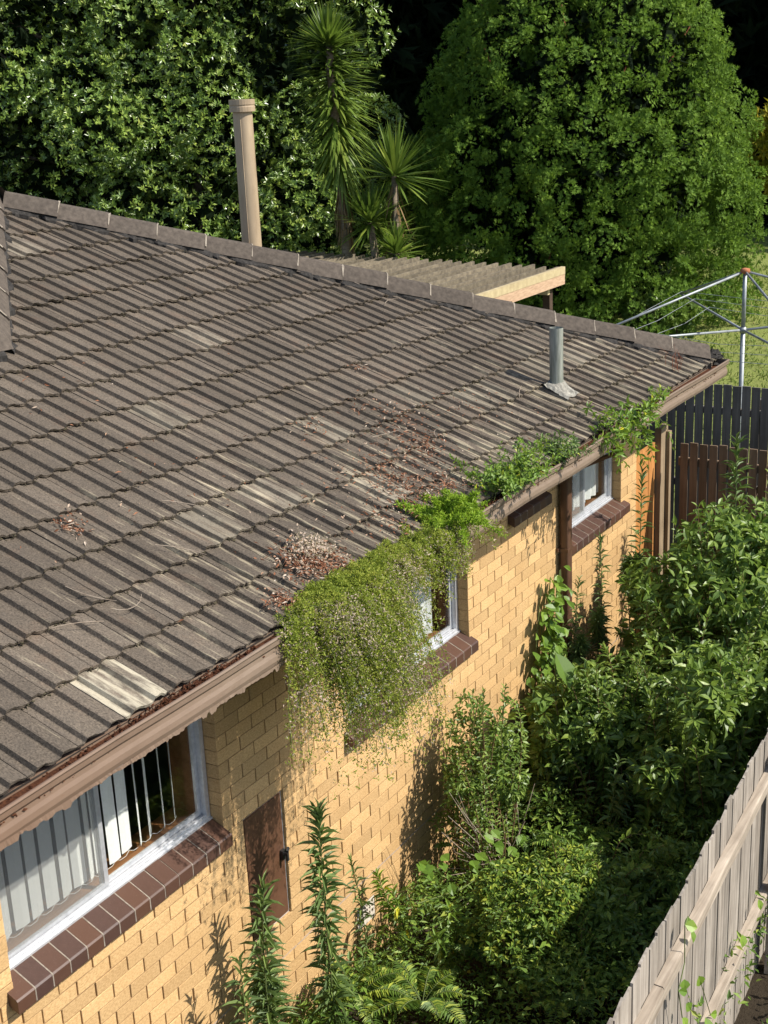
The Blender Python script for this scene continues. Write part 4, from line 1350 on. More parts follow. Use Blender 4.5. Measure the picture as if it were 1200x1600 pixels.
for t in (.97, .74, .5):
    w = MB()
    for a, b in zip(ends, ends[1:] + ends[:1]):
        c0 = np.array([HX, HY, JZ]); p0 = c0 + (a - c0) * t + np.array([0, 0, .045]); p1 = c0 + (b - c0) * t + np.array([0, 0, .045])
        mid = (p0 + p1) / 2 - np.array([0, 0, .05])
        w.tube([p0, mid, p1], .0032, 4)
    w.build('wire', MT['steel'], cl)

# ------------------------------------------------------------------ foliage builders
def lobe_points(lobes, n, keep_out=.82):
    """points on the outer surface of a union of ellipsoids; lobes (m,6): centre, radii"""
    lobes = np.asarray(lobes, float)
    area = (lobes[:, 3] * lobes[:, 4] + lobes[:, 4] * lobes[:, 5] + lobes[:, 3] * lobes[:, 5])
    idx = RNG.choice(len(lobes), size=n, p=area / area.sum())
    d = rand_dirs(n)
    P = lobes[idx, :3] + d * lobes[idx, 3:]
    ok = np.ones(n, bool)
    for l in lobes:
        q = (P - l[:3]) / l[3:]
        ok &= (q * q).sum(1) > keep_out ** 2
    return P[ok], unit(d[ok] / lobes[idx[ok], 3:])


def rosettes(P, O, per, spread, ln, lw):
    n = len(P)
    a = np.arange(per)[None] * 2.4 + RNG.uniform(0, 6.28, (n, 1))
    h = unit(np.cross(O, RNG.normal(size=(n, 3)))); g = np.cross(O, h)
    el = spread * RNG.uniform(.6, 1.25, (n, per))
    d = O[:, None] * np.cos(el)[..., None] + (h[:, None] * np.cos(a)[..., None] + g[:, None] * np.sin(a)[..., None]) * np.sin(el)[..., None]
    pos = np.repeat(P[:, None], per, 1) + d * .01
    nr = O[:, None] * 1.0 - d * .2 + SUN * .5 + RNG.normal(0, .2, d.shape)
    m = n * per
    L_ = RNG.uniform(.75, 1.2, m) * ln
    return pos.reshape(-1, 3), d.reshape(-1, 3), nr.reshape(-1, 3), L_, L_ * lw


def trunk(parent, base, top, r0, r1, limbs, mat, name='trunk', wob=.08):
    q = MB()
    base = np.array(base, float); top = np.array(top, float)
    n = 7
    pts = [base + (top - base) * t + np.append(RNG.normal(0, wob, 2), 0) * (0 < t) for t in np.linspace(0, 1, n)]
    q.tube(pts, list(np.linspace(r0, r1, n)), 9)
    for e in limbs:
        e = np.array(e, float)
        t = RNG.uniform(.3, .9)
        p0 = pts[int(t * (n - 1))]
        mid = (p0 + e) / 2 + np.array([0, 0, .1]) + RNG.normal(0, .1, 3)
        rr = r0 * .32
        q.tube([p0, mid, e], [rr, rr * .6, rr * .15], 6)
    return q.build(name, mat, parent, True)


# ------------------------------------------------------------------ trees behind the house
# glossy magnolia
mg = thing('magnolia_tree', 'huge glossy leaved evergreen tree filling the background left of the yucca', 'tree', (-11.0, 15.6, float(ground_z(-11, 15.6))))
A_, B_ = np.array([-15.6, 11.6]), np.array([-8.75, 17.6])
dv = unit(B_ - A_); nvv = np.array([dv[1], -dv[0]])
lobes = []
for i in range(330):
    t = RNG.uniform(-.02, 1.0); w = RNG.uniform(-1.5, 1.5); z = RNG.uniform(-.6, 9.5)
    if t > .9: w *= .5
    if z > 7: w *= .6
    c = A_ + (B_ - A_) * t + nvv * w
    r = RNG.uniform(.36, .78)
    lobes.append((c[0], c[1], z, r * 1.1, r * 1.1, r * .85))
P, O = lobe_points(lobes, 62000, .70)
O = unit(O + np.array([0.18, 0.02, .30]) + RNG.normal(0, .18, O.shape))
P = P + O * RNG.exponential(.05, (len(P), 1))
print('magnolia clusters', len(P))
pos, d, nr, L_, W_ = rosettes(P, O, 6, .95, .088, .46)
me = leaf_mesh('crown', T_SIMPLE, pos, d, nr, L_, W_, v=np.clip(np.repeat(RNG.random(len(P)), 6) * .7 + RNG.random(len(pos)) * .3, 0, 1))
link('crown', me, LM['magnolia'], mg)
trunk(mg, (-11.2, 15.7, -1.2), (-11.2, 15.6, 6.5), .17, .05, [lobes[i][:3] for i in range(0, 330, 26)], MT['bark'])
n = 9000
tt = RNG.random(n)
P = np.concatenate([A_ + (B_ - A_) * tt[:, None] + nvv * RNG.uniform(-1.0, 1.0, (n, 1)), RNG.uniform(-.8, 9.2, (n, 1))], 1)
link('inner_crown', leaf_mesh('inner_crown', T_SIMPLE, P, rand_dirs(n), rand_dirs(n), .3, .2, v=RNG.random(n)), LM['wood'], mg)  # inner leaves take the wood's colour, with shade painted in

# conifer
cf = thing('conifer_tree', 'dense rounded dark green conifer beside the clothesline', 'tree', (-4.92, 18.8, float(ground_z(-4.92, 18.8))))
cx, cy = -5.12, 18.8
lobes = []
for i in range(330):
    z = RNG.uniform(.1, 6.0)
    R = 2.72 * max(.02, 1 - max(0, (z - 1.7) / 4.35) ** 2.0) ** .5 if z > 1.7 else 2.72 - .2 * (1.7 - z) / 2.4
    a = RNG.uniform(0, 2 * math.pi)
    r = RNG.uniform(.24, .60)
    rr = max(0, R - r * .5) * RNG.uniform(.84, 1.06)
    lobes.append((cx + rr * math.cos(a), cy + rr * math.sin(a), z, r, r, r * 1.05))
P, O = lobe_points(lobes, 26000, .88)
P = P + O * RNG.exponential(.035, (len(P), 1))
ok = RNG.random(len(P)) < .95
P, O = P[ok], O[ok]
print('conifer plumes', len(P))
per = 15
m = len(P) * per
t = RNG.random((len(P), per, 1))
axis = O[:, None] * (t * .09)
side = rand_dirs(m).reshape(len(P), per, 3)
pos = (P[:, None] + axis + side * .07 * (1.15 - t)).reshape(-1, 3)
dd = unit(O[:, None] * .45 + side * 1.0 + np.array([0, 0, .25])).reshape(-1, 3)
vv = np.clip(np.repeat(RNG.beta(2, 2.6, len(P)), per) * .75 + RNG.random(m) * .22, 0, 1)
me = leaf_mesh('crown', T_TUFT, pos, dd, np.repeat(O, per, 0) * 1.2 + SUN * .4 + rand_dirs(m) * .4, RNG.uniform(.05, .095, m), RNG.uniform(.04, .075, m), v=vv)
link('crown', me, LM['conifer'], cf)
trunk(cf, (cx, cy, -.3), (cx, cy, 3.4), .2, .04, [(cx + 1.8 * math.cos(a), cy + 1.8 * math.sin(a), z) for a, z in zip(np.arange(26) * 2.4, np.linspace(.8, 5.5, 26))], MT['redbark'])
# inner leaves in the wood's painted-shade colour keep the middle of the crown closed
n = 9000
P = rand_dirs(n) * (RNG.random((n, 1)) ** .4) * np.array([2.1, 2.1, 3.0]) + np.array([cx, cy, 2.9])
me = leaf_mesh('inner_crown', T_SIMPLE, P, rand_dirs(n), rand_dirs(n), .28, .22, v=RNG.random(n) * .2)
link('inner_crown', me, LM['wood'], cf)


# dense wood further back, its deep shade put into the leaf colour
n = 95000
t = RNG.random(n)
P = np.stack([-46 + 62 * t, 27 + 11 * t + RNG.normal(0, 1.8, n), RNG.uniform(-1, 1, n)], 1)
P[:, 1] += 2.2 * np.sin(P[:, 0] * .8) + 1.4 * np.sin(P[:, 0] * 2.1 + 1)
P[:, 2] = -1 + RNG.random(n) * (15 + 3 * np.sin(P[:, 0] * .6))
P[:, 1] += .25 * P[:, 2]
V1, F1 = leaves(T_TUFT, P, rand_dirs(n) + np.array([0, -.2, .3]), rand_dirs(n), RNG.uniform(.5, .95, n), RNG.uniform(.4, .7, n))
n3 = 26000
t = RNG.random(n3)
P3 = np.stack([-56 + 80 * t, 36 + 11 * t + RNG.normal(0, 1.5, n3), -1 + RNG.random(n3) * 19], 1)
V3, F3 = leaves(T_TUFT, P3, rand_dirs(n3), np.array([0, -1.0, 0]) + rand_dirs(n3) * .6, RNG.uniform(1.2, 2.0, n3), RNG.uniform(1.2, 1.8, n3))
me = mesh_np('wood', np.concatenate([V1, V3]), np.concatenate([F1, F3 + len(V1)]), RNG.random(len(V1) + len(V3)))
o = link('distant_wood', me, LM['wood']); tag(o, 'dark mass of trees behind the garden trees, deep shade put into their leaf colour', 'woodland', kind='stuff')


# ------------------------------------------------------------------ yuccas
def blades(P, D, ln, w, droop, seg=3):
    """long strap leaves: P base, D direction, drooping by gravity"""
    n = len(P)
    D = unit(D)
    side = unit(np.cross(D, np.array([0, 0, 1.0])) + RNG.normal(0, .12, (n, 3)))
    V = []
    pts = []
    ln = np.broadcast_to(ln, (n,)); droop = np.broadcast_to(droop, (n,)); w = np.broadcast_to(w, (n,))
    cols = []
    for j in range(seg + 1):
        t = j / seg
        c = P + D * (ln * t)[:, None] - np.array([0, 0, 1.0]) * (droop * ln * t * t)[:, None]
        ww = w * (0.75, 1.0, .72, .0)[j] if seg == 3 else w * (1 - t)
        if j < seg:
            cols.append(c - side * (ww / 2)[:, None]); cols.append(c + side * (ww / 2)[:, None])
        else:
            cols.append(c)
    V = np.stack(cols, 1)
    k = V.shape[1]
    F4 = []
    base = (np.arange(n) * k)[:, None]
    quads = np.concatenate([base + np.array([[2 * j, 2 * j + 1, 2 * j + 3, 2 * j + 2]]) for j in range(seg - 1)])
    tris = base + np.array([[2 * seg - 2, 2 * seg - 1, 2 * seg]])
    return V.reshape(-1, 3), [quads, tris], k


yx, yy_ = -7.35, 14.5
yu = thing('yucca_tree', 'tall single stemmed yucca with a shaggy column of blades', 'yucca', (yx + .12, yy_, float(ground_z(yx, yy_))))
q = MB()
tp = lambda z: np.array([yx + .20 - .045 * (z + 1), yy_ - .01 * z, z])
q.tube([tp(z) + np.append(RNG.normal(0, .008, 2), 0) for z in np.linspace(-1.2, 4.7, 14)], list(np.linspace(.115, .055, 14)), 10)
q.build('trunk', MT['yuccabark'], yu, True)
n = 640
t = RNG.random(n) ** .65
zz = 2.75 + 1.95 * t
a = RNG.uniform(0, 2 * math.pi, n)
el = -1.1 + 1.45 * t ** .9 + RNG.normal(0, .16, n)
P = np.stack([tp(0)[0] - .045 * zz, np.full(n, yy_), zz], 1)
P[:, 0] = yx + .20 - .045 * (zz + 1)
D = np.stack([np.cos(a) * np.cos(el), np.sin(a) * np.cos(el), np.sin(el)], 1)
V, F, k = blades(P + D * .04, D, RNG.uniform(.52, .78, n), RNG.uniform(.042, .062, n), .16)
link('blades', mesh_np('blades', V, F, np.repeat(np.clip(.2 + .5 * RNG.random(n) + .25 * (1 - t), 0, .97), k)), LM['yucca'], yu)
n = 170
a = RNG.uniform(0, 2 * math.pi, n); el = RNG.uniform(.25, 1.5, n)
D = np.stack([np.cos(a) * np.cos(el), np.sin(a) * np.cos(el), np.sin(el)], 1)
V, F, k = blades(np.repeat(tp(4.66)[None], n, 0) + D * .04, D, RNG.uniform(.5, .7, n), .038, .06)
link('top_blades', mesh_np('top_blades', V, F, np.repeat(RNG.random(n) * .8, k)), LM['yucca'], yu)
n = 110
a = RNG.uniform(0, 2 * math.pi, n); zz = RNG.uniform(2.0, 2.75, n)
D = np.stack([np.cos(a) * .2, np.sin(a) * .2, -np.ones(n)], 1)
P = np.stack([yx + .20 - .045 * (zz + 1), np.full(n, yy_), zz], 1) + D * np.array([.3, .3, 0])
V, F, k = blades(P, D, RNG.uniform(.35, .6, n), .03, .05)
link('dead_skirt', mesh_np('dead_skirt', V, F, np.repeat(RNG.random(n), k)), LM['deadyucca'], yu)


def low_yucca(name, label, heads, dead):
    yb = thing(name, label, 'yucca', (heads[0][0], heads[0][1], float(ground_z(heads[0][0], heads[0][1]))))
    q = MB()
    for (x, y, z, s) in heads:
        q.tube([(heads[0][0], heads[0][1], -1.1), ((x + heads[0][0]) / 2, y, z * .4), (x, y, z)], [.09, .07, .05], 8)
    q.build('trunk', MT['yuccabark'], yb, True)
    for (x, y, z, s) in heads:
        n = 130
        a = RNG.uniform(0, 2 * math.pi, n); el = RNG.uniform(-.5, 1.5, n)
        D = np.stack([np.cos(a) * np.cos(el), np.sin(a) * np.cos(el), np.sin(el)], 1)
        V, F, k = blades(np.array([[x, y, z]]) + D * .05, D, RNG.uniform(.65, .95, n) * s, .05, .10)
        link('blades', mesh_np('blades', V, F, np.repeat(RNG.random(n) * .85, k)), LM['yucca'], yb)
    n = dead
    x, y, z, s = heads[0]
    a = RNG.uniform(0, 2 * math.pi, n)
    D = np.stack([np.cos(a) * .5, np.sin(a) * .5, -np.ones(n)], 1)
    P = np.stack([np.full(n, x), np.full(n, y), RNG.uniform(z * .4, z, n)], 1) + D * .03
    V, F, k = blades(P, D, RNG.uniform(.5, .8, n), .035, .1)
    link('dead_skirt', mesh_np('dead_skirt', V, F, np.repeat(RNG.random(n) * .5, k)), LM['deadyucca'], yb)


low_yucca('yucca_clump', 'low yucca clump with upright green blades right of the tall yucca', [(-6.42, 14.6, 2.72, 1.0), (-6.7, 14.3, 2.05, .8), (-6.75, 14.9, 1.8, .7), (-6.2, 14.2, 1.6, .6)], 30)


def leafy_bush(name, label, cat, c, rad, nl, npts, leaf, ln, lw, mat, per=6, spread=1.0, base=None, tmpl=T_SIMPLE, group=None, mats='bark'):
    gz = float(ground_z(c[0], c[1])) if base is None else base
    b = thing(name, label, cat, (c[0], c[1], gz), group)
    lob = []
    for _ in range(nl):
        d = rand_dirs(1)[0] * RNG.random() ** .4
        r = RNG.uniform(.22, .42) * min(rad)
        p = np.array(c) + d * (np.array(rad) - r * .6)
        lob.append((*p, r, r, r))
    P, O = lobe_points(lob, npts, .75)
    O = unit(O + np.array([.1, 0, .3]))
    pos, d, nr, L_, W_ = rosettes(P, O, per, spread, ln, lw)
    link('foliage', leaf_mesh('foliage', tmpl, pos, d, nr, L_, W_, v=np.clip(np.repeat(RNG.random(len(P)), per) * .75 + RNG.random(len(pos)) * .25, 0, 1)), mat, b)
    trunk(b, (c[0], c[1], gz - .05), (c[0], c[1], c[2]), .05 * min(rad) + .01, .015, [l[:3] for l in lob[:10]], MT[mats], 'stem', .04)
    return b


leafy_bush('flowering_bush', 'lime green bush with yellow tips behind the low yucca', 'bush', (-7.85, 17.6, 2.2), (.75, .7, 1.25), 26, 900, None, .12, .45, LM['lime'])
leafy_bush('yellow_shrub', 'yellow and orange leaved shrub peeping out right of the conifer', 'shrub', (-2.15, 21.6, 2.6), (.8, .8, 1.45), 30, 1300, None, .17, .4, LM['yellow'])
leafy_bush('border_shrub', 'low green shrub under the conifer at the edge of the lawn', 'shrub', (-3.0, 17.6, .35), (1.0, .6, .4), 22, 900, None, .09, .45, LM['privet'])

# lawn grass
n = 42000
X = RNG.uniform(-9, 4.5, n); Y = RNG.uniform(10.3, 25, n)
P = np.stack([X, Y, ground_z(X, Y) - .01], 1)
D = np.stack([RNG.normal(0, .5, n), RNG.normal(0, .5, n), np.ones(n)], 1)
me = leaf_mesh('lawn_grass', T_SIMPLE, P, D, rand_dirs(n), RNG.uniform(.04, .10, n), RNG.uniform(.012, .03, n))
o = link('lawn_grass', me, LM['grass']); tag(o, 'sunlit lawn grass scattered with fallen leaves', 'grass', kind='stuff')

# ------------------------------------------------------------------ garden plants
def at_x(u, v, x):
    d = CR * (u - 600) / FPX - CU * (v - 800) / FPX + CF
    return CAM_POS + d * (x - CAM_POS[0]) / d[0]


def gpix(u, v, z):
    d = CR * (u - 600) / FPX - CU * (v - 800) / FPX + CF
    return CAM_POS + d * (z - CAM_POS[2]) / d[2]


def shoots(bases, tips, bend, nleaf, ln, lw, start=.3, per_node=1, angle=1.15, droop=.35, r=.004, tip_small=.55, whorl=2.4, up=.0):
    """stems from base to tip with leaves along them -> stem MB, leaf arrays"""
    stem = MB()
    Pp, Dd, Nn, Ll = [], [], [], []
    for b, t in zip(bases, tips):
        b = np.array(b, float); t = np.array(t, float)
        mid = (b + t) / 2 + RNG.normal(0, bend, 3) + np.array([0, 0, bend])
        ts = np.linspace(0, 1, 7)
        path = np.array([(1 - q) ** 2 * b + 2 * q * (1 - q) * mid + q * q * t for q in ts])
        stem.tube(path, list(np.linspace(r, r * .35, 7)), 5, cap=False)
        nn = max(3, int(nleaf * RNG.uniform(.8, 1.2)))
        q = start + (1 - start) * (np.arange(nn) + RNG.random(nn) * .6) / nn
        q = np.clip(q, 0, 1)
        pos = ((1 - q) ** 2)[:, None] * b + (2 * q * (1 - q))[:, None] * mid + (q * q)[:, None] * t
        tan = unit((2 * (1 - q))[:, None] * (mid - b) + (2 * q)[:, None] * (t - mid))
        a0 = RNG.uniform(0, 6.28)
        for k in range(per_node):
            a = a0 + np.arange(nn) * whorl + k * 2 * math.pi / per_node + RNG.normal(0, .25, nn)
            h = unit(np.cross(tan, np.array([.31, .17, .05]) + 0 * tan)); g = np.cross(tan, h)
            an = angle * (1 - .55 * np.clip((q - .8) / .2, 0, 1)) + RNG.normal(0, .15, nn)
            d = tan * np.cos(an)[:, None] + (h * np.cos(a)[:, None] + g * np.sin(a)[:, None]) * np.sin(an)[:, None]
            d[:, 2] -= droop * RNG.uniform(.3, 1.2, nn) * (1 - .8 * (q > .93))
            d[:, 2] += up
            Pp.append(pos); Dd.append(unit(d)); Nn.append(tan + np.array([0, 0, .8]) + RNG.normal(0, .25, (nn, 3)))
            Ll.append(ln * RNG.uniform(.7, 1.15, nn) * (1 - (1 - tip_small) * np.clip((q - .75) / .25, 0, 1)))
    return stem, np.concatenate(Pp), np.concatenate(Dd), np.concatenate(Nn), np.concatenate(Ll)


def plant(name, label, cat, root, bases, tips, leafmat, stemmat='stem', tmpl=T_LANCE, lw=.25, group=None, vlo=0, vhi=1, **kw):
    t = thing(name, label, cat, tuple(root), group)
    stem, P, D, Nn, Ll = shoots(bases, tips, lw=lw, **kw)
    stem.build('stems', MT[stemmat], t, True)
    link('leaves', leaf_mesh('leaves', tmpl, P, D, Nn, Ll, Ll * lw, v=vlo + (vhi - vlo) * RNG.random(len(P))), leafmat, t)
    return t


G = 'tall upright weeds along the wall'


def weed(label, tip, base_off=(0, 0), nl=95, ln=.115, extra=0, mat='weed', base_z=GARDEN_Z, lw=.17):
    tip = np.array(tip, float)
    b = np.array([tip[0] + base_off[0], tip[1] + base_off[1], base_z])
    bases = [b]; tips = [tip]
    for k in range(extra):
        q = RNG.uniform(.25, .6)
        bb = b + (tip - b) * q
        bases.append(bb); tips.append(bb + np.array([RNG.normal(0, .09), RNG.normal(0, .09), RNG.uniform(.25, .45)]))
    return plant('tall_weed', label, 'weed', b, bases, tips, LM[mat], tmpl=T_LANCE, lw=lw, group=G, bend=.05, nleaf=nl, ln=ln, start=.12, per_node=2, angle=1.0, droop=.45, r=.007, tip_small=.8)


weed('tall dense weed spire in front of the wall right of the meter box', at_x(497, 1268, .36), (.02, .03), 120, .155)
weed('bushy weed standing before the lower edge of the meter box door', at_x(412, 1385, .29), (.0, .02), 62, .15, 1)
weed('small weed spire left of the meter box door, lowest in the picture', at_x(374, 1500, .30), (.03, .02), 38, .13)
weed('thin weed spire beside the air vent', at_x(548, 1345, .24), (.03, .06), 44, .095)
weed('tall willowy weed between the far window and the orange boards', at_x(1003, 738, .34), (-.05, -.12), 95, .13, 2)
weed('pair of weed tops below the far window', at_x(938, 838, .26), (.0, -.05), 60, .11, 2)
weed('bright tall weed standing up in front of the brown gate', at_x(1152, 690, .95), (.0, -.1), 95, .17, 5, 'weed')
weed('pale green weed alone in the middle of the shaded undergrowth', at_x(793, 1412, .98), (.02, .0), 26, .105, 0, 'bright', lw=.26)
weed('yellow green weed rising from the undergrowth just right of the air vent', gpix(612, 1392, -1.0), (.02, .02), 30, .10, 1, 'bright', lw=.24)
weed('leafy bright weed in the sunlit middle of the undergrowth, left of the low lime shrub', gpix(700, 1420, -1.0), (.02, .0), 26, .11, 1, 'bright', lw=.26)
weed('leafy weed in half shade below the elephant ear leaves', gpix(845, 1150, -.75), (.0, .02), 34, .12, 1, 'weed', lw=.24)
weed('slender weed leaning out of the undergrowth toward the side fence', gpix(968, 1185, -.55), (-.1, .05), 30, .11, 1, 'weed', lw=.26)
weed('short dark weed growing from the undergrowth against the far wall', at_x(905, 905, .2), (.0, -.05), 60, .10, 1)

# big privet shrubs against the side fence
def privet(label, c, rad, n, ln=.075, nl=26, lw=.40, mat='privet', name='privet_shrub', stemmat='redstem', top_bias=.1, leaf=T_LEAF, fill=1.0):
    d = rand_dirs(n); d[:, 2] = np.abs(d[:, 2]) * 1.1 - .35 + top_bias
    d = unit(d) * RNG.uniform(.72, 1.04, (n, 1))
    tips = np.array(c) + d * np.array(rad)
    tips[:, 0] = np.clip(tips[:, 0], .06, None)
    bases = np.array([c[0], c[1], GARDEN_Z]) + np.stack([(tips[:, 0] - c[0]) * .45 + RNG.normal(0, .1, n), (tips[:, 1] - c[1]) * .45 + RNG.normal(0, .1, n), np.zeros(n)], 1)
    low = tips[:, 2] < GARDEN_Z + .35
    tips[low, 2] = GARDEN_Z + .35 + RNG.random(low.sum()) * .3
    tips = np.array(c) + (tips - np.array(c)) * RNG.uniform(.78, 1.0, (n, 1))
    t_ = plant(name, label, 'shrub', (c[0], c[1], GARDEN_Z), bases, tips, LM[mat], stemmat, leaf, lw, None, bend=.20, nleaf=nl, ln=ln, start=.38, per_node=2, angle=1.05, droop=.42, r=.006, tip_small=.85, whorl=1.57)
    lob = []
    for _ in range(int(n * .45)):
        dd = rand_dirs(1)[0]; dd[2] = abs(dd[2]) * 1.1 - .3
        rr = RNG.uniform(.12, .28) * min(rad)
        p = np.array(c) + dd * np.array(rad) * RNG.uniform(.40, .95)
        p[0] = max(p[0], .12); p[2] = max(p[2], GARDEN_Z + .2)
        lob.append((*p, rr * 1.2, rr * 1.2, rr))
    P, O = lobe_points(lob, int(fill * n * 13 * (.08 / ln) ** 1.2), .8)
    O = unit(O + np.array([.2, 0, .35]) + RNG.normal(0, .3, O.shape))
    pos, d, nr, L_, W_ = rosettes(P, O, 5, 1.1, ln, lw)
    pos[:, 0] = np.maximum(pos[:, 0], .05)
    d[:, 2] -= .35
    link('foliage', leaf_mesh('foliage', leaf, pos, d, nr, L_, W_), LM[mat], t_)
    return t_


privet('large glossy privet shrub crowding the passage in front of the gate', (1.25, 6.75, -.40), (.85, 1.3, 1.22), 150, .10, 22)
privet('lanky privet shoots rising in front of the brown gate post at the far right', (1.55, 7.4, -.1), (.45, .6, 1.1), 46, .095, 24, top_bias=.5, fill=.5)
privet('privet shrub with shiny drooping leaves leaning on the side fence', (1.65, 5.25, -.75), (.62, .85, 1.05), 85, .105, 22)
privet('mid green shrub between the downpipe and the privet', (.72, 5.3, -.75), (.50, .7, .80), 66, .085, 22)
privet('fine leaved dark shrub growing against the wall below the middle window', (.40, 4.05, -.80), (.36, .50, .95), 46, .055, 26, .40, 'privet', 'wall_shrub', top_bias=.3, fill=.35)
privet('low leafy shrub in the deep shade beside the side fence', (1.75, 3.75, -1.2), (.5, .8, .55), 50, .075, 18)
privet('low twiggy shrub in the middle of the garden, fine pale leaves', (1.25, 3.3, -1.05), (.50, .7, .45), 90, .045, 34, .4, 'lime', 'low_shrub')

# vine on the downpipe
vn = thing('climbing_vine', 'bright heart leaved vine climbing the brown downpipe', 'vine', (.15, 5.9, GARDEN_Z))
n = 420
t = RNG.random(n) ** .8
P = np.stack([.05 + np.abs(RNG.normal(0, .09, n)) * (.5 + t), 5.95 - .55 * t + RNG.normal(0, .16, n) * (.4 + t), .22 - 1.75 * t + RNG.normal(0, .05, n)], 1)
D = np.stack([RNG.uniform(.2, 1, n), RNG.normal(-.2, .5, n), RNG.uniform(-1.1, .1, n)], 1)
link('leaves', leaf_mesh('leaves', T_LEAF, P, D, np.array([.8, -.2, .7]) + RNG.normal(0, .35, (n, 3)), RNG.uniform(.06, .12, n), RNG.uniform(.045, .085, n), v=RNG.random(n) * .7), LM['bright'], vn)
q = MB()
for k in range(7):
    y = 5.5 + .09 * k
    q.tube([(.05, y - .2, GARDEN_Z), (.08, y, -.9), (.06, y + .15, -.3), (.04, min(6.18, y + .3), .15)], .004, 5)
q.build('stems', MT['stem'], vn)

# elephant ear leaves
ee = thing('elephant_ear', 'broad dull green elephant ear leaves beside the vine', 'plant', (.55, 5.2, GARDEN_Z))
for (u, v, x, dr, s) in ((868, 1020, .5, (.5, -.2, -.75), .30), (905, 1062, .55, (.6, -.5, -.6), .27), (880, 1095, .5, (.8, -.2, -.6), .26), (850, 1075, .42, (.3, -.8, -.4), .24)):
    p = at_x(u, v, x)
    o = link('leaf', leaf_mesh('leaf', T_LEAF, p[None], np.array([dr]), np.array([[.4, -.1, .9]]), np.array([s]), np.array([s * .62]), v=np.array([.2])), LM['under'], ee)
    MB().tube([(.55, 5.2, GARDEN_Z), (p[0] * .8 + .1, p[1], p[2] - .4), p], [.012, .009, .006], 6).build('stalk', MT['stem'], ee, True)

# heart leaved creeper trailing over the twigs
cv = thing('heart_leaf_creeper', 'creeper with round heart shaped leaves trailing over the bare twigs', 'creeper', tuple(at_x(770, 1360, .62) * np.array([1, 1, 0]) + np.array([0, 0, GARDEN_Z])))
pts = [(745, 1335), (770, 1345), (800, 1330), (820, 1305), (750, 1370), (730, 1400), (765, 1395), (790, 1385), (830, 1300), (700, 1380), (775, 1320), (780, 1410), (885, 1405), (765, 1300), (815, 1320), (735, 1350), (690, 1340), (660, 1360), (655, 1350)]
P = np.array([at_x(u + RNG.normal(0, 4), v + RNG.normal(0, 4), .62) for u, v in pts for _ in range(2)])
n = len(P)
link('leaves', leaf_mesh('leaves', T_LEAF, P, np.stack([RNG.uniform(0, 1, n), RNG.normal(-.4, .4, n), RNG.uniform(-.6, .1, n)], 1), np.array([.6, -.4, .8]) + RNG.normal(0, .25, (n, 3)), RNG.uniform(.07, .10, n), RNG.uniform(.06, .08, n), v=RNG.random(n) * .5), LM['bright'], cv)
MB().tube([at_x(650, 1380, .6) * np.array([1, 1, 1]) - np.array([0, 0, .15]), at_x(720, 1390, .6), at_x(800, 1335, .6), at_x(830, 1305, .6)], .004, 5).build('stems', MT['stem'], cv)

# bare twigs
tg = thing('bare_twigs', 'bundle of bare pale dead twigs against the wall corner of the undergrowth', 'twigs', tuple(at_x(770, 1380, .5) * np.array([1, 1, 0]) + np.array([0, 0, GARDEN_Z])))
q = MB()
c = at_x(800, 1390, .62)
for (u, v) in ((702, 1238), (718, 1262), (735, 1290), (750, 1255), (770, 1240), (690, 1300), (712, 1310), (790, 1270), (806, 1235), (725, 1330), (760, 1285), (700, 1275), (745, 1310), (690, 1370), (710, 1410)):
    e = at_x(u, v, .5 + RNG.normal(0, .06))
    m = (c + e) / 2 + RNG.normal(0, .05, 3)
    q.tube([c + RNG.normal(0, .04, 3) - np.array([0, 0, .3]), c + RNG.normal(0, .04, 3), m, e], [.006, .005, .0038, .0015], 5)
    e2 = e + RNG.normal(0, .07, 3)
    q.tube([m, (m + e2) / 2 + RNG.normal(0, .02, 3), e2], [.003, .0025, .001], 4)
q.build('twigs', MT['twig'], tg, True)


# ferns in the shade
def fern(label, c, nf, ln, mat='under', name='fern', tilt=.6, lf=.05):
    t = thing(name, label, 'fern', tuple(c))
    P, D, Nn, Ll = [], [], [], []
    st = MB()
    for i in range(nf):
        a = i * 2.4 + RNG.normal(0, .3); el = RNG.uniform(.35, 1.0) * tilt + .35
        h = np.array([math.cos(a), math.sin(a), 0])
        s = np.linspace(0, 1, 26)
        L0 = ln * RNG.uniform(.7, 1.1)
        path = np.array(c) + h * (L0 * s)[:, None] * math.cos(el) + np.array([0, 0, 1]) * ((L0 * s) * math.sin(el) - .55 * L0 * s * s)[:, None]
        st.tube(path[::5], .003, 4, cap=False)
        side = np.cross(h, [0, 0, 1])
        for sg in (-1, 1):
            P.append(path[3:]); Ll.append(lf * ln / .5 * np.sin(np.pi * np.clip(s[3:] * .9 + .12, 0, 1)) + .006)
            D.append(side * sg + h * .45 + RNG.normal(0, .08, (23, 3))); Nn.append(np.array([0, 0, 1.0]) + RNG.normal(0, .2, (23, 3)))
    P, D, Nn, Ll = map(np.concatenate, (P, D, Nn, Ll))
    st.build('stalks', MT['stem'], t)
    link('fronds', leaf_mesh('fronds', T_SIMPLE, P, D, Nn, Ll * 1.6, Ll * .42, v=RNG.random(len(P))), LM[mat], t)





fern('fern arching in the shade low down near the fence', gpix(880, 1555, -1.35), 11, .55)
fern('pale feathery fern at the bottom edge of the undergrowth', gpix(660, 1570, -1.3), 14, .5, 'lime')
fern('feathery green fern at the lower left of the undergrowth, nearest the wall', gpix(560, 1560, -1.3), 12, .45, 'lime')
fern('dark fern in the shaded corner behind the bare twigs', gpix(800, 1250, -1.25), 12, .5)
fern('small fern beside the pale green weed', gpix(720, 1480, -1.3), 12, .42, 'under')
fern('fern fronds below the large privet', gpix(905, 1330, -1.2), 12, .5)

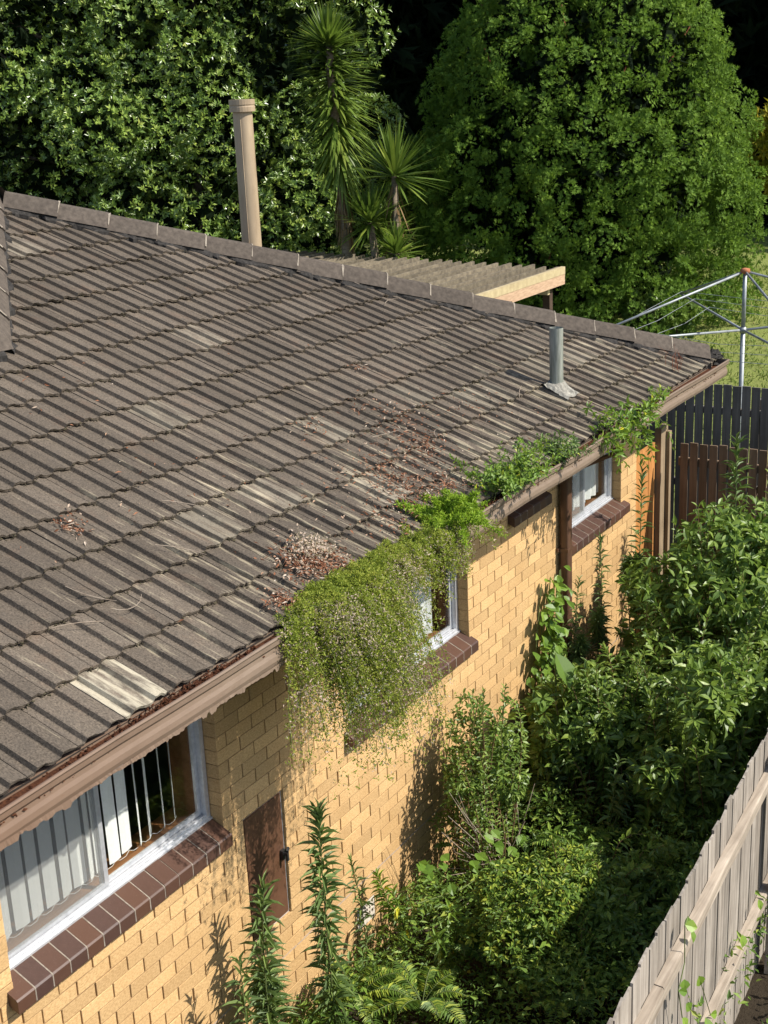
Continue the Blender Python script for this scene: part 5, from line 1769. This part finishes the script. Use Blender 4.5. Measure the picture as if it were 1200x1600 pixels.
# strap leaf plant near the fence
sp = thing('strap_leaf_plant', 'strap leaved plant with bright arching blades close to the side fence', 'plant', tuple(gpix(1010, 1500, GARDEN_Z)))
n = 16
a = RNG.uniform(0, 6.28, n); el = RNG.uniform(.5, 1.2, n)
D = np.stack([np.cos(a) * np.cos(el), np.sin(a) * np.cos(el), np.sin(el)], 1)
c = gpix(1025, 1480, -1.2)
V, F, k = blades(np.repeat(c[None], n, 0) - np.array([0, 0, .3]), D, RNG.uniform(.45, .7, n), .07, .55)
link('blades', mesh_np('blades', V, F, np.repeat(RNG.random(n) * .6, k)), LM['privet'], sp)

# creeper leaves on the side fence
fv = thing('fence_creeper', 'few bright creeper leaves hanging on the side fence rail', 'creeper', fpt(1.9, .05, GARDEN_Z))
pts = [(1075, 1432), (1080, 1452), (1070, 1445), (1069, 1530), (1060, 1548), (1072, 1568), (1066, 1590), (1092, 1525), (1102, 1590), (1110, 1585), (1160, 1460), (1185, 1405)]


def onf(u, v, off):
    d = CR * (u - 600) / FPX - CU * (v - 800) / FPX + CF
    n_ = np.array([FN[0], FN[1], 0]); c0 = np.array([FA[0], FA[1], 0])
    t = (n_ @ (c0 - CAM_POS) + off) / (n_ @ d)
    return CAM_POS + d * t


P = np.array([onf(u, v, .06) for u, v in pts]); n = len(P)
link('leaves', leaf_mesh('leaves', T_LEAF, P, np.stack([RNG.uniform(.1, .6, n), RNG.normal(0, .5, n), RNG.uniform(-1, -.2, n)], 1), np.array([.8, -.4, .6]) + RNG.normal(0, .2, (n, 3)), RNG.uniform(.05, .085, n), RNG.uniform(.045, .07, n), v=RNG.random(n) * .9), LM['bright'], fv)
MB().tube([P[0], P[2], P[3] + np.array([.0, 0, .1]), P[4], P[6]], .003, 5).tube([P[7], (P[7] + P[9]) / 2, P[9]], .0025, 5).build('stems', MT['stem'], fv)

# undergrowth: ground cover nobody could count
def undergrowth(name, label, n, tmpl, l0, l1, lw, mat, zfun, xr, yr, v0=0, v1=1):
    X = RNG.uniform(xr[0], xr[1], n); Y = RNG.uniform(yr[0], yr[1], n)
    top = zfun(X, Y)
    keep = top > GARDEN_Z + .03
    X, Y, top = X[keep], Y[keep], top[keep]
    n = len(X)
    Zz = GARDEN_Z + (top - GARDEN_Z) * RNG.random(n) ** .45
    ang = RNG.uniform(0, 6.28, n)
    D = np.stack([np.cos(ang), np.sin(ang), RNG.normal(.1, .55, n)], 1)
    Nn = np.array([.15, 0, 1.0]) + RNG.normal(0, .5, (n, 3))
    ln = RNG.uniform(l0, l1, n)
    o = link(name, leaf_mesh(name, tmpl, np.stack([X, Y, Zz], 1), D, Nn, ln, ln * lw, v=v0 + (v1 - v0) * RNG.random(n)), mat)
    tag(o, label, 'undergrowth', kind='stuff')


def hz(X, Y):
    h = .50 + .20 * np.sin(X * 4.1 + Y * 1.7) * np.sin(Y * 2.9 - X * 2) + .13 * np.sin(X * 9 + 2) * np.sin(Y * 7.3)
    h *= np.clip((Y - .3) / 2.2, .15, 1)
    h *= np.clip((X + .25) / .55, .35, 1) * (1 + .35 * np.clip((X - 1.0) / .8, 0, 1))
    return GARDEN_Z + np.clip(h, 0.02, None)


undergrowth('undergrowth', 'tangled green undergrowth filling the strip between wall and side fence', 26000, T_SIMPLE, .035, .075, .42, LM['under'], hz, (.04, 2.5), (-.8, 8.4))
undergrowth('fine_undergrowth', 'fine ferny yellow green growth threading the undergrowth', 36000, T_SIMPLE, .016, .036, .30, LM['lime'], lambda X, Y: hz(X, Y) + .10 * np.sin(X * 5 + 1) * np.sin(Y * 4) + .02, (.06, 2.2), (1.0, 7.5), 0, .6)
undergrowth('verge_weeds', 'dark weeds at the foot of the side fence on the near side', 5000, T_SIMPLE, .03, .08, .4, LM['under'], lambda X, Y: GARDEN_Z + .25 + .2 * np.sin(Y * 3) * np.sin(X * 5), (2.62, 3.6), (.2, 6.5), 0, .6)

# ------------------------------------------------------------------ plants rooted in the gutter
def strands(anchors, vel, ln, droop, nodes=26):
    out = []
    for p, v, l in zip(anchors, vel, ln):
        s = np.linspace(0, 1, nodes)
        path = p + v * (l * s)[:, None] + np.array([0, 0, -1.0]) * (droop * l * s ** 2)[:, None] + np.cumsum(RNG.normal(0, .006, (nodes, 3)), 0)
        out.append(path)
    return out


def settle(path):
    """keep a strand above the tiles and outside the gutter and wall"""
    x = path[:, 0]
    zmin = np.where(x < EX + .02, roof_z(x) + .02, np.where(x < .60, 1.46, -9))
    path[:, 2] = np.maximum(path[:, 2], zmin)
    return path


af = thing('hanging_asparagus_fern', 'big tangled asparagus fern spilling from the gutter over the middle window', 'fern', (.53, 2.5, 1.42))
n = 700
ya = np.concatenate([np.clip(RNG.normal(2.18, .30, int(n * .74)), 1.5, 2.72), RNG.uniform(1.55, 2.1, n - int(n * .74))])
anch = np.stack([RNG.uniform(.40, .56, n), ya, np.full(n, 1.45)], 1)
vel = np.stack([RNG.normal(.34, .22, n), RNG.normal(-.03, .22, n), RNG.uniform(.15, .80, n)], 1)
cl_ = RNG.integers(0, 46, n)                       # strands fall in tresses
ca, cvl = anch[cl_].copy(), vel[cl_].copy()
anch = anch * .45 + ca * .55; vel = vel * .45 + cvl * .55
ln = RNG.uniform(.38, .95, n)
pth = [settle(p) for p in strands(anch, vel, ln, RNG.uniform(.9, 1.55))]
# short strands creeping along the gutter towards the lime fern
n4 = 170
anch = np.stack([RNG.uniform(.46, .60, n4), RNG.uniform(2.5, 3.4, n4), np.full(n4, 1.45)], 1)
vel = np.stack([RNG.normal(.30, .3, n4), RNG.normal(.05, .5, n4), RNG.uniform(.3, .9, n4)], 1)
pth += [settle(p) for p in strands(anch, vel, RNG.uniform(.12, .34, n4), 1.2)]
# long trailing strands at the near end
n2 = 46
anch = np.stack([RNG.uniform(.56, .60, n2), RNG.uniform(1.45, 2.3, n2), np.full(n2, 1.46)], 1)
vel = np.stack([RNG.uniform(.06, .22, n2), RNG.normal(-.06, .12, n2), RNG.uniform(.0, .25, n2)], 1)
pth += [settle(p) for p in strands(anch, vel, RNG.uniform(.45, .80, n2), 1.15)]
st = MB()
P, D, Ll = [], [], []
for i, p in enumerate(pth):
    if i % 2 == 0: st.tube(p[::4], .0015, 3, cap=False)
    per = 9
    idx = np.repeat(np.arange(4, len(p)), per)
    m = len(idx)
    P.append(p[idx] + RNG.normal(0, .011, (m, 3))); D.append(rand_dirs(m) + np.array([0, 0, .15])); Ll.append(RNG.uniform(.010, .024, m))
P, D, Ll = np.concatenate(P), np.concatenate(D), np.concatenate(Ll)
m = len(P)
vv = np.clip(RNG.random(m) * .84 + .12 * np.sin(P[:, 1] * 14 + P[:, 2] * 5), 0, .84)
pk = (RNG.random(m) < .14 + .26 * (np.sin(P[:, 1] * 9) * np.sin(P[:, 2] * 8) > .25)) & (P[:, 2] < 1.5)
vv[pk] = .88 + .12 * RNG.random(pk.sum())
st.build('strands', MT['stem'], af)
link('needles', leaf_mesh('needles', T_SIMPLE, P, D, rand_dirs(m), Ll, Ll * .42, v=vv), LM['fern'], af)
# white mould of old flowers on the tiles beside it
n = 420
c = onroof(480, 862)
Q = c + RNG.normal(0, .07, (n, 1)) * np.array([0, 1, 0]) + RNG.normal(0, .06, (n, 1)) * UPS + ROOFN * RNG.uniform(.02, .07, (n, 1))
tag(link('dried_flowers', leaf_mesh('dried_flowers', T_SIMPLE, Q, rand_dirs(n), rand_dirs(n), .02, .012, v=.9 + .1 * RNG.random(n)), LM['fern'], af), kind='stuff')

lf = thing('lime_feather_fern', 'bright lime feathery fern growing from the gutter above the middle window', 'fern', (.5, 3.45, 1.43))
P, D, Ll = [], [], []
st = MB()
for i in range(64):
    a = RNG.uniform(0, 6.28); e = RNG.uniform(.35, 1.45)
    v = np.array([math.cos(a) * math.cos(e) + .25, math.sin(a) * math.cos(e), math.sin(e)])
    p = settle(strands([np.array([.50, 3.42, 1.44]) + RNG.normal(0, .04, 3) * np.array([1, 2, 0])], [v], [RNG.uniform(.2, .42)], .55, 22)[0])
    if i % 2 == 0: st.tube(p[::4], .0014, 3, cap=False)
    idx = np.repeat(np.arange(4, 22), 9); m = len(idx)
    P.append(p[idx] + RNG.normal(0, .008, (m, 3))); D.append(rand_dirs(m) + v * .5); Ll.append(RNG.uniform(.018, .04, m))
P, D, Ll = np.concatenate(P), np.concatenate(D), np.concatenate(Ll)
st.build('stalks', MT['stem'], lf)
link('needles', leaf_mesh('needles', T_SIMPLE, P, D, rand_dirs(len(P)), Ll, Ll * .28), LM['limefern'], lf)


def gutter_plant(name, label, cat, y0, y1, n, h, ln, lw, mat, nl, out=.2, hang=0, tmpl=T_LEAF, x0=.42, pn=2):
    ys = RNG.uniform(y0, y1, n)
    b = np.stack([RNG.uniform(x0, .56, n), ys, np.full(n, 1.42)], 1)
    hh = h * RNG.uniform(.5, 1.1, n)
    t = b + np.stack([RNG.normal(out * .4, out, n), RNG.normal(0, out, n), hh], 1)
    if hang:
        k = RNG.random(n) < .4
        t[k, 0] = RNG.uniform(.62, .78, k.sum()); t[k, 2] = 1.45 - RNG.uniform(.02, hang, k.sum())
    low = t[:, 0] < EX
    t[low, 2] = np.maximum(t[low, 2], roof_z(t[low, 0]) + .05)
    return plant(name, label, cat, (.52, (y0 + y1) / 2, 1.41), b, t, LM[mat], 'stem', tmpl, lw, None, bend=.05, nleaf=nl, ln=ln, start=.2, per_node=pn, angle=1.1, droop=.2, r=.003)


gutter_plant('gutter_weed', 'bushy mid green weed growing from the gutter beside the lime fern', 'weed', 3.95, 4.6, 52, .30, .045, .48, 'bright', 15, .15)
gutter_plant('small_gutter_weed', 'small leafy weed in the gutter above the downpipe', 'weed', 5.0, 5.3, 20, .19, .05, .36, 'weed', 11, .11)
gutter_plant('gutter_creeper', 'bright leafy creeper draped over the gutter near the far window', 'creeper', 5.65, 7.0, 34, .20, .075, .36, 'bright', 9, .16, .42, x0=.50)
gutter_plant('gutter_sprig', 'tiny green sprigs at the edge of the tiles near the roof corner', 'weed', 7.0, 7.25, 6, .08, .035, .4, 'bright', 7, .05)
# dead reddish stalks at the corner
dsd = MB()
for k in range(12):
    b = np.array([.36 + RNG.normal(0, .04), 7.95 + RNG.normal(0, .07), 0]); b[2] = roof_z(b[0]) + .01
    dsd.tube([b, b + np.array([RNG.normal(0, .02), RNG.normal(0, .02), .10]), b + np.array([RNG.normal(0, .05), RNG.normal(0, .05), RNG.uniform(.14, .24)])], [.0018, .0015, .0008], 4)
o = dsd.build('dead_stalks', MT['redbark']); tag(o, 'wispy reddish dead stalks at the far roof corner', 'weed')
